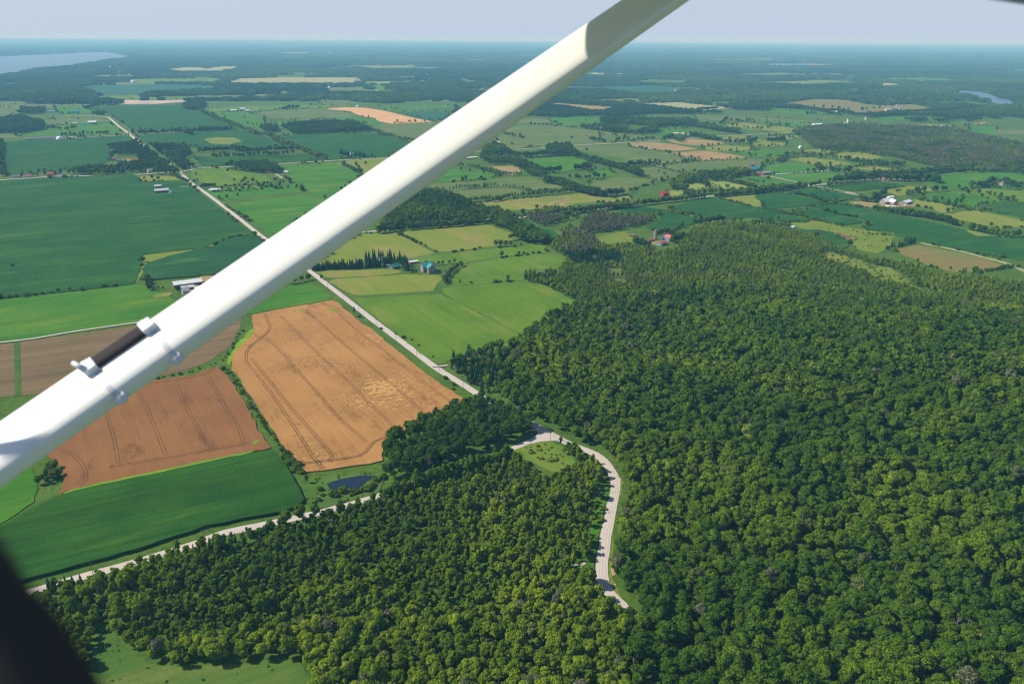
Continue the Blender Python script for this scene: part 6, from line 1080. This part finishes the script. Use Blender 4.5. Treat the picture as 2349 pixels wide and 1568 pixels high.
# wing above the strut head, outside the frame; its trailing edge shades the upper end of the strut
WY = 0
def solid(name, pts, th, mat, par, vec):
    V = [Vector(p) - air.location for p in pts] + [Vector(p) + vec * th - air.location for p in pts]; n = len(pts)
    return obj(name, V, [tuple(range(n)), tuple(range(2 * n - 1, n - 1, -1))] + [(i, i + n, (i + 1) % n + n, (i + 1) % n) for i in range(n)], mat, par)
def on_strut(x, c_, s_):                                         # a point on the strut's skin, found at the station seen at x
    t = ((CPT(x, 113 - (x - 1341) * .69, 2.585) - a).dot(sdir)); return a + sdir * t + chd * SCH * c_ + nrm * STH * s_
sU, sL = on_strut(1420, .95, .3), on_strut(1312, -.8, .6)        # where the wing's shadow line crosses the strut
wd_ = (sL - sU) - SV * ((sL - sU).z / SV.z); wd_.z = 0; wd_ = wd_.normalized(); wd_ = wd_ if wd_.y > 0 else -wd_
e0 = sU + SV * .75; wx = Vector((1, 0, 0))
wing_pts = [e0 - wd_ * 1.6, e0 + wd_ * 4.5, e0 + wd_ * 4.5 + wx * 1.7, e0 - wd_ * 1.6 + wx * 1.7]
solid('wing', wing_pts, .16, PAINT, air, up_)
# unseen panel beyond the left edge, added to shade the strut's foot
fU, fL = on_strut(-30, .9, .4), on_strut(112, -.8, .6); fd_ = (fL - fU) - SV * ((fL - fU).z / SV.z); fd_.z = 0; fd_ = fd_.normalized(); f0 = fU + SV * 2.4
solid('foot_shade_panel', [f0 - fd_ * 1.6, f0 + fd_ * 1.2, f0 + fd_ * 1.2 - wx * 4, f0 - fd_ * 1.2 - wx * 4], .1, PAINT, air, up_)
# dark window post at the lower left, out of focus
b_ = MB()
fp = [CPT(x - 30, y + 20, .21) for x, y in ((-300, 1010), (-180, 1165), (-95, 1285), (-20, 1400), (65, 1495), (118, 1575), (170, 1680), (300, 1950))]
b_.tube([p - air.location for p in fp], [.0138] * 8, 16); b_.build('window_post', PL, air, True)
pp = [CPT(-900, 1000, .30), CPT(-260, 1180, .30), CPT(-80, 1420, .29), CPT(60, 1660, .28), CPT(140, 2400, .27), CPT(-900, 2400, .3)]
solid('cabin_trim', pp, .01, simple('brown_trim', (.05, .036, .022), .3, 5, .7), air, (Vector(CP) - pp[1]).normalized() * -1)
qq = [CPT(2262, -2, .9), CPT(2349, 11, .9), CPT(2600, 48, .9), CPT(2600, -140, .9), CPT(2262, -140, .9)]; solid('upper_window_rail', qq, .02, simple('teal_grey_trim', (.12, .16, .17), .1, 5, .5), air, (Vector(CP) - qq[0]).normalized() * -1)
# foam wrapped bar carried on two clamps
mt_ = empty('instrument_bar', tuple(CPT(284, 788, 1.92))); tag(mt_, 'dark foam covered bar held on the strut by two white clamps', 'bar'); off = mt_.location
tf = lambda p: p - off
def along(x, y, d): return CPT(x, y, d)
def strut_at(x, y):
    best = None
    for t in np.linspace(-.3, 1.2, 301):
        for an in np.linspace(-.3, math.pi + 1.1, 80):
            c_, s_ = math.cos(an), math.sin(an); c_ = math.copysign(abs(c_) ** .75, c_); s_ = math.copysign(abs(s_) ** .52, s_); p = a + sdir * t + chd * SCH * c_ + nrm * STH * s_
            l = MC.inverted() @ p; e = (1174.5 - l.x / l.z * FPX - x) ** 2 + (784 + l.y / l.z * FPX - y) ** 2
            e = max(e, 9) + 40 * (p - Vector(CP)).length
            if best is None or e < best[0]: best = (e, p, t)
    return best
bc = strut_at(281, 793)[1]; bv_ = []
for k in (-1, 1):
    for q_ in range(12): an = 2 * math.pi * q_ / 12; bv_.append(tf(bc + sdir * (k * .082) + chd * (.021 * math.copysign(abs(math.cos(an)) ** .6, math.cos(an))) + nrm * (.010 * math.copysign(abs(math.sin(an)) ** .6, math.sin(an)) + .004)))
obj('foam_sleeve', bv_, [(k, (k + 1) % 12, 12 + (k + 1) % 12, 12 + k) for k in range(12)] + [tuple(range(12))[::-1], tuple(range(12, 24))], BARM, mt_)
for (bx, by, lx, ly) in ((341, 752, 409, 823), (209, 845, 281, 914)):
    c, tb = strut_at(bx, by)[1:]; c = c + nrm * .006; lp, tl = strut_at(lx + 1, ly + 1)[1:]; br = empty('clamp', tuple(tf(c))); br.parent = mt_
    ax = sdir; m = MB()
    u, v, w3 = sdir, chd, nrm
    def blk(m, cc, du, dv, dw): 
        V = [cc + u * (i * du) + v * (j * dv) + w3 * (k * dw) for k in (-1, 1) for i, j in ((-1, -1), (1, -1), (1, 1), (-1, 1))]; m.add(V, [(3, 2, 1, 0), (4, 5, 6, 7), (0, 1, 5, 4), (1, 2, 6, 5), (2, 3, 7, 6), (3, 0, 4, 7)])
    blk(m, Vector((0, 0, 0)), .017, .021, .012); blk(m, chd * .024 - sdir * .004, .007, .005, .008); bo = m.build('bracket', ALU, br); bv = bo.modifiers.new('bevel', 'BEVEL'); bv.width = .003; bv.segments = 2
    t0 = (tb + tl) / 2; pc = a + sdir * t0
    V = []; F = []; n = 48
    for q in (-.007, .007): V += [s_ - c for s_ in sec(pc + sdir * q, n, 1.012)]
    F = [(k, (k + 1) % n, n + (k + 1) % n, n + k) for k in range(n)]; obj('strap', V, F, STRAPM, br, None, True)
    fw = (tocam * .8 + nrm * .5).normalized(); lc = lp + fw * .012 - c; m = MB(); m.tube([lc - fw * .005, lc + fw * .005], .0160, 20); m.build('lug', ALU, br, True); m = MB(); m.tube([lc + fw * .005, lc + fw * .010], .0060, 6); m.build('bolt', GALV, br)
    rv = pc + nrm * STH * 1.02 + chd * .045 - c; m = MB(); m.tube([rv, rv + nrm * .005], .006, 10); m.build('rivet', GALV, br)
m = MB(); m.tube([tf(CPT(166, 831, 1.86)), tf(CPT(196, 848, 1.86))], [.005, .008], 10); m.build('lever', ALU, mt_, True)

# ------------------------------------------------------------------ haze
hz = bpy.data.materials.new('haze'); hz.use_nodes = True; t = hz.node_tree; t.nodes.remove(t.nodes['Principled BSDF'])
pv = t.nodes.new('ShaderNodeVolumePrincipled'); pv.inputs['Color'].default_value = (.26, .64, 1.0, 1); pv.inputs['Absorption Color'].default_value = (.85, .78, .95, 1); pv.inputs['Density'].default_value = .000080; pv.inputs['Anisotropy'].default_value = 0.0
t.links.new(pv.outputs[0], t.nodes['Material Output'].inputs['Volume'])
o = MB().box(-60000, 60000, -5000, 60000, -2, 286).build('haze', hz); tag(o, kind='stuff')
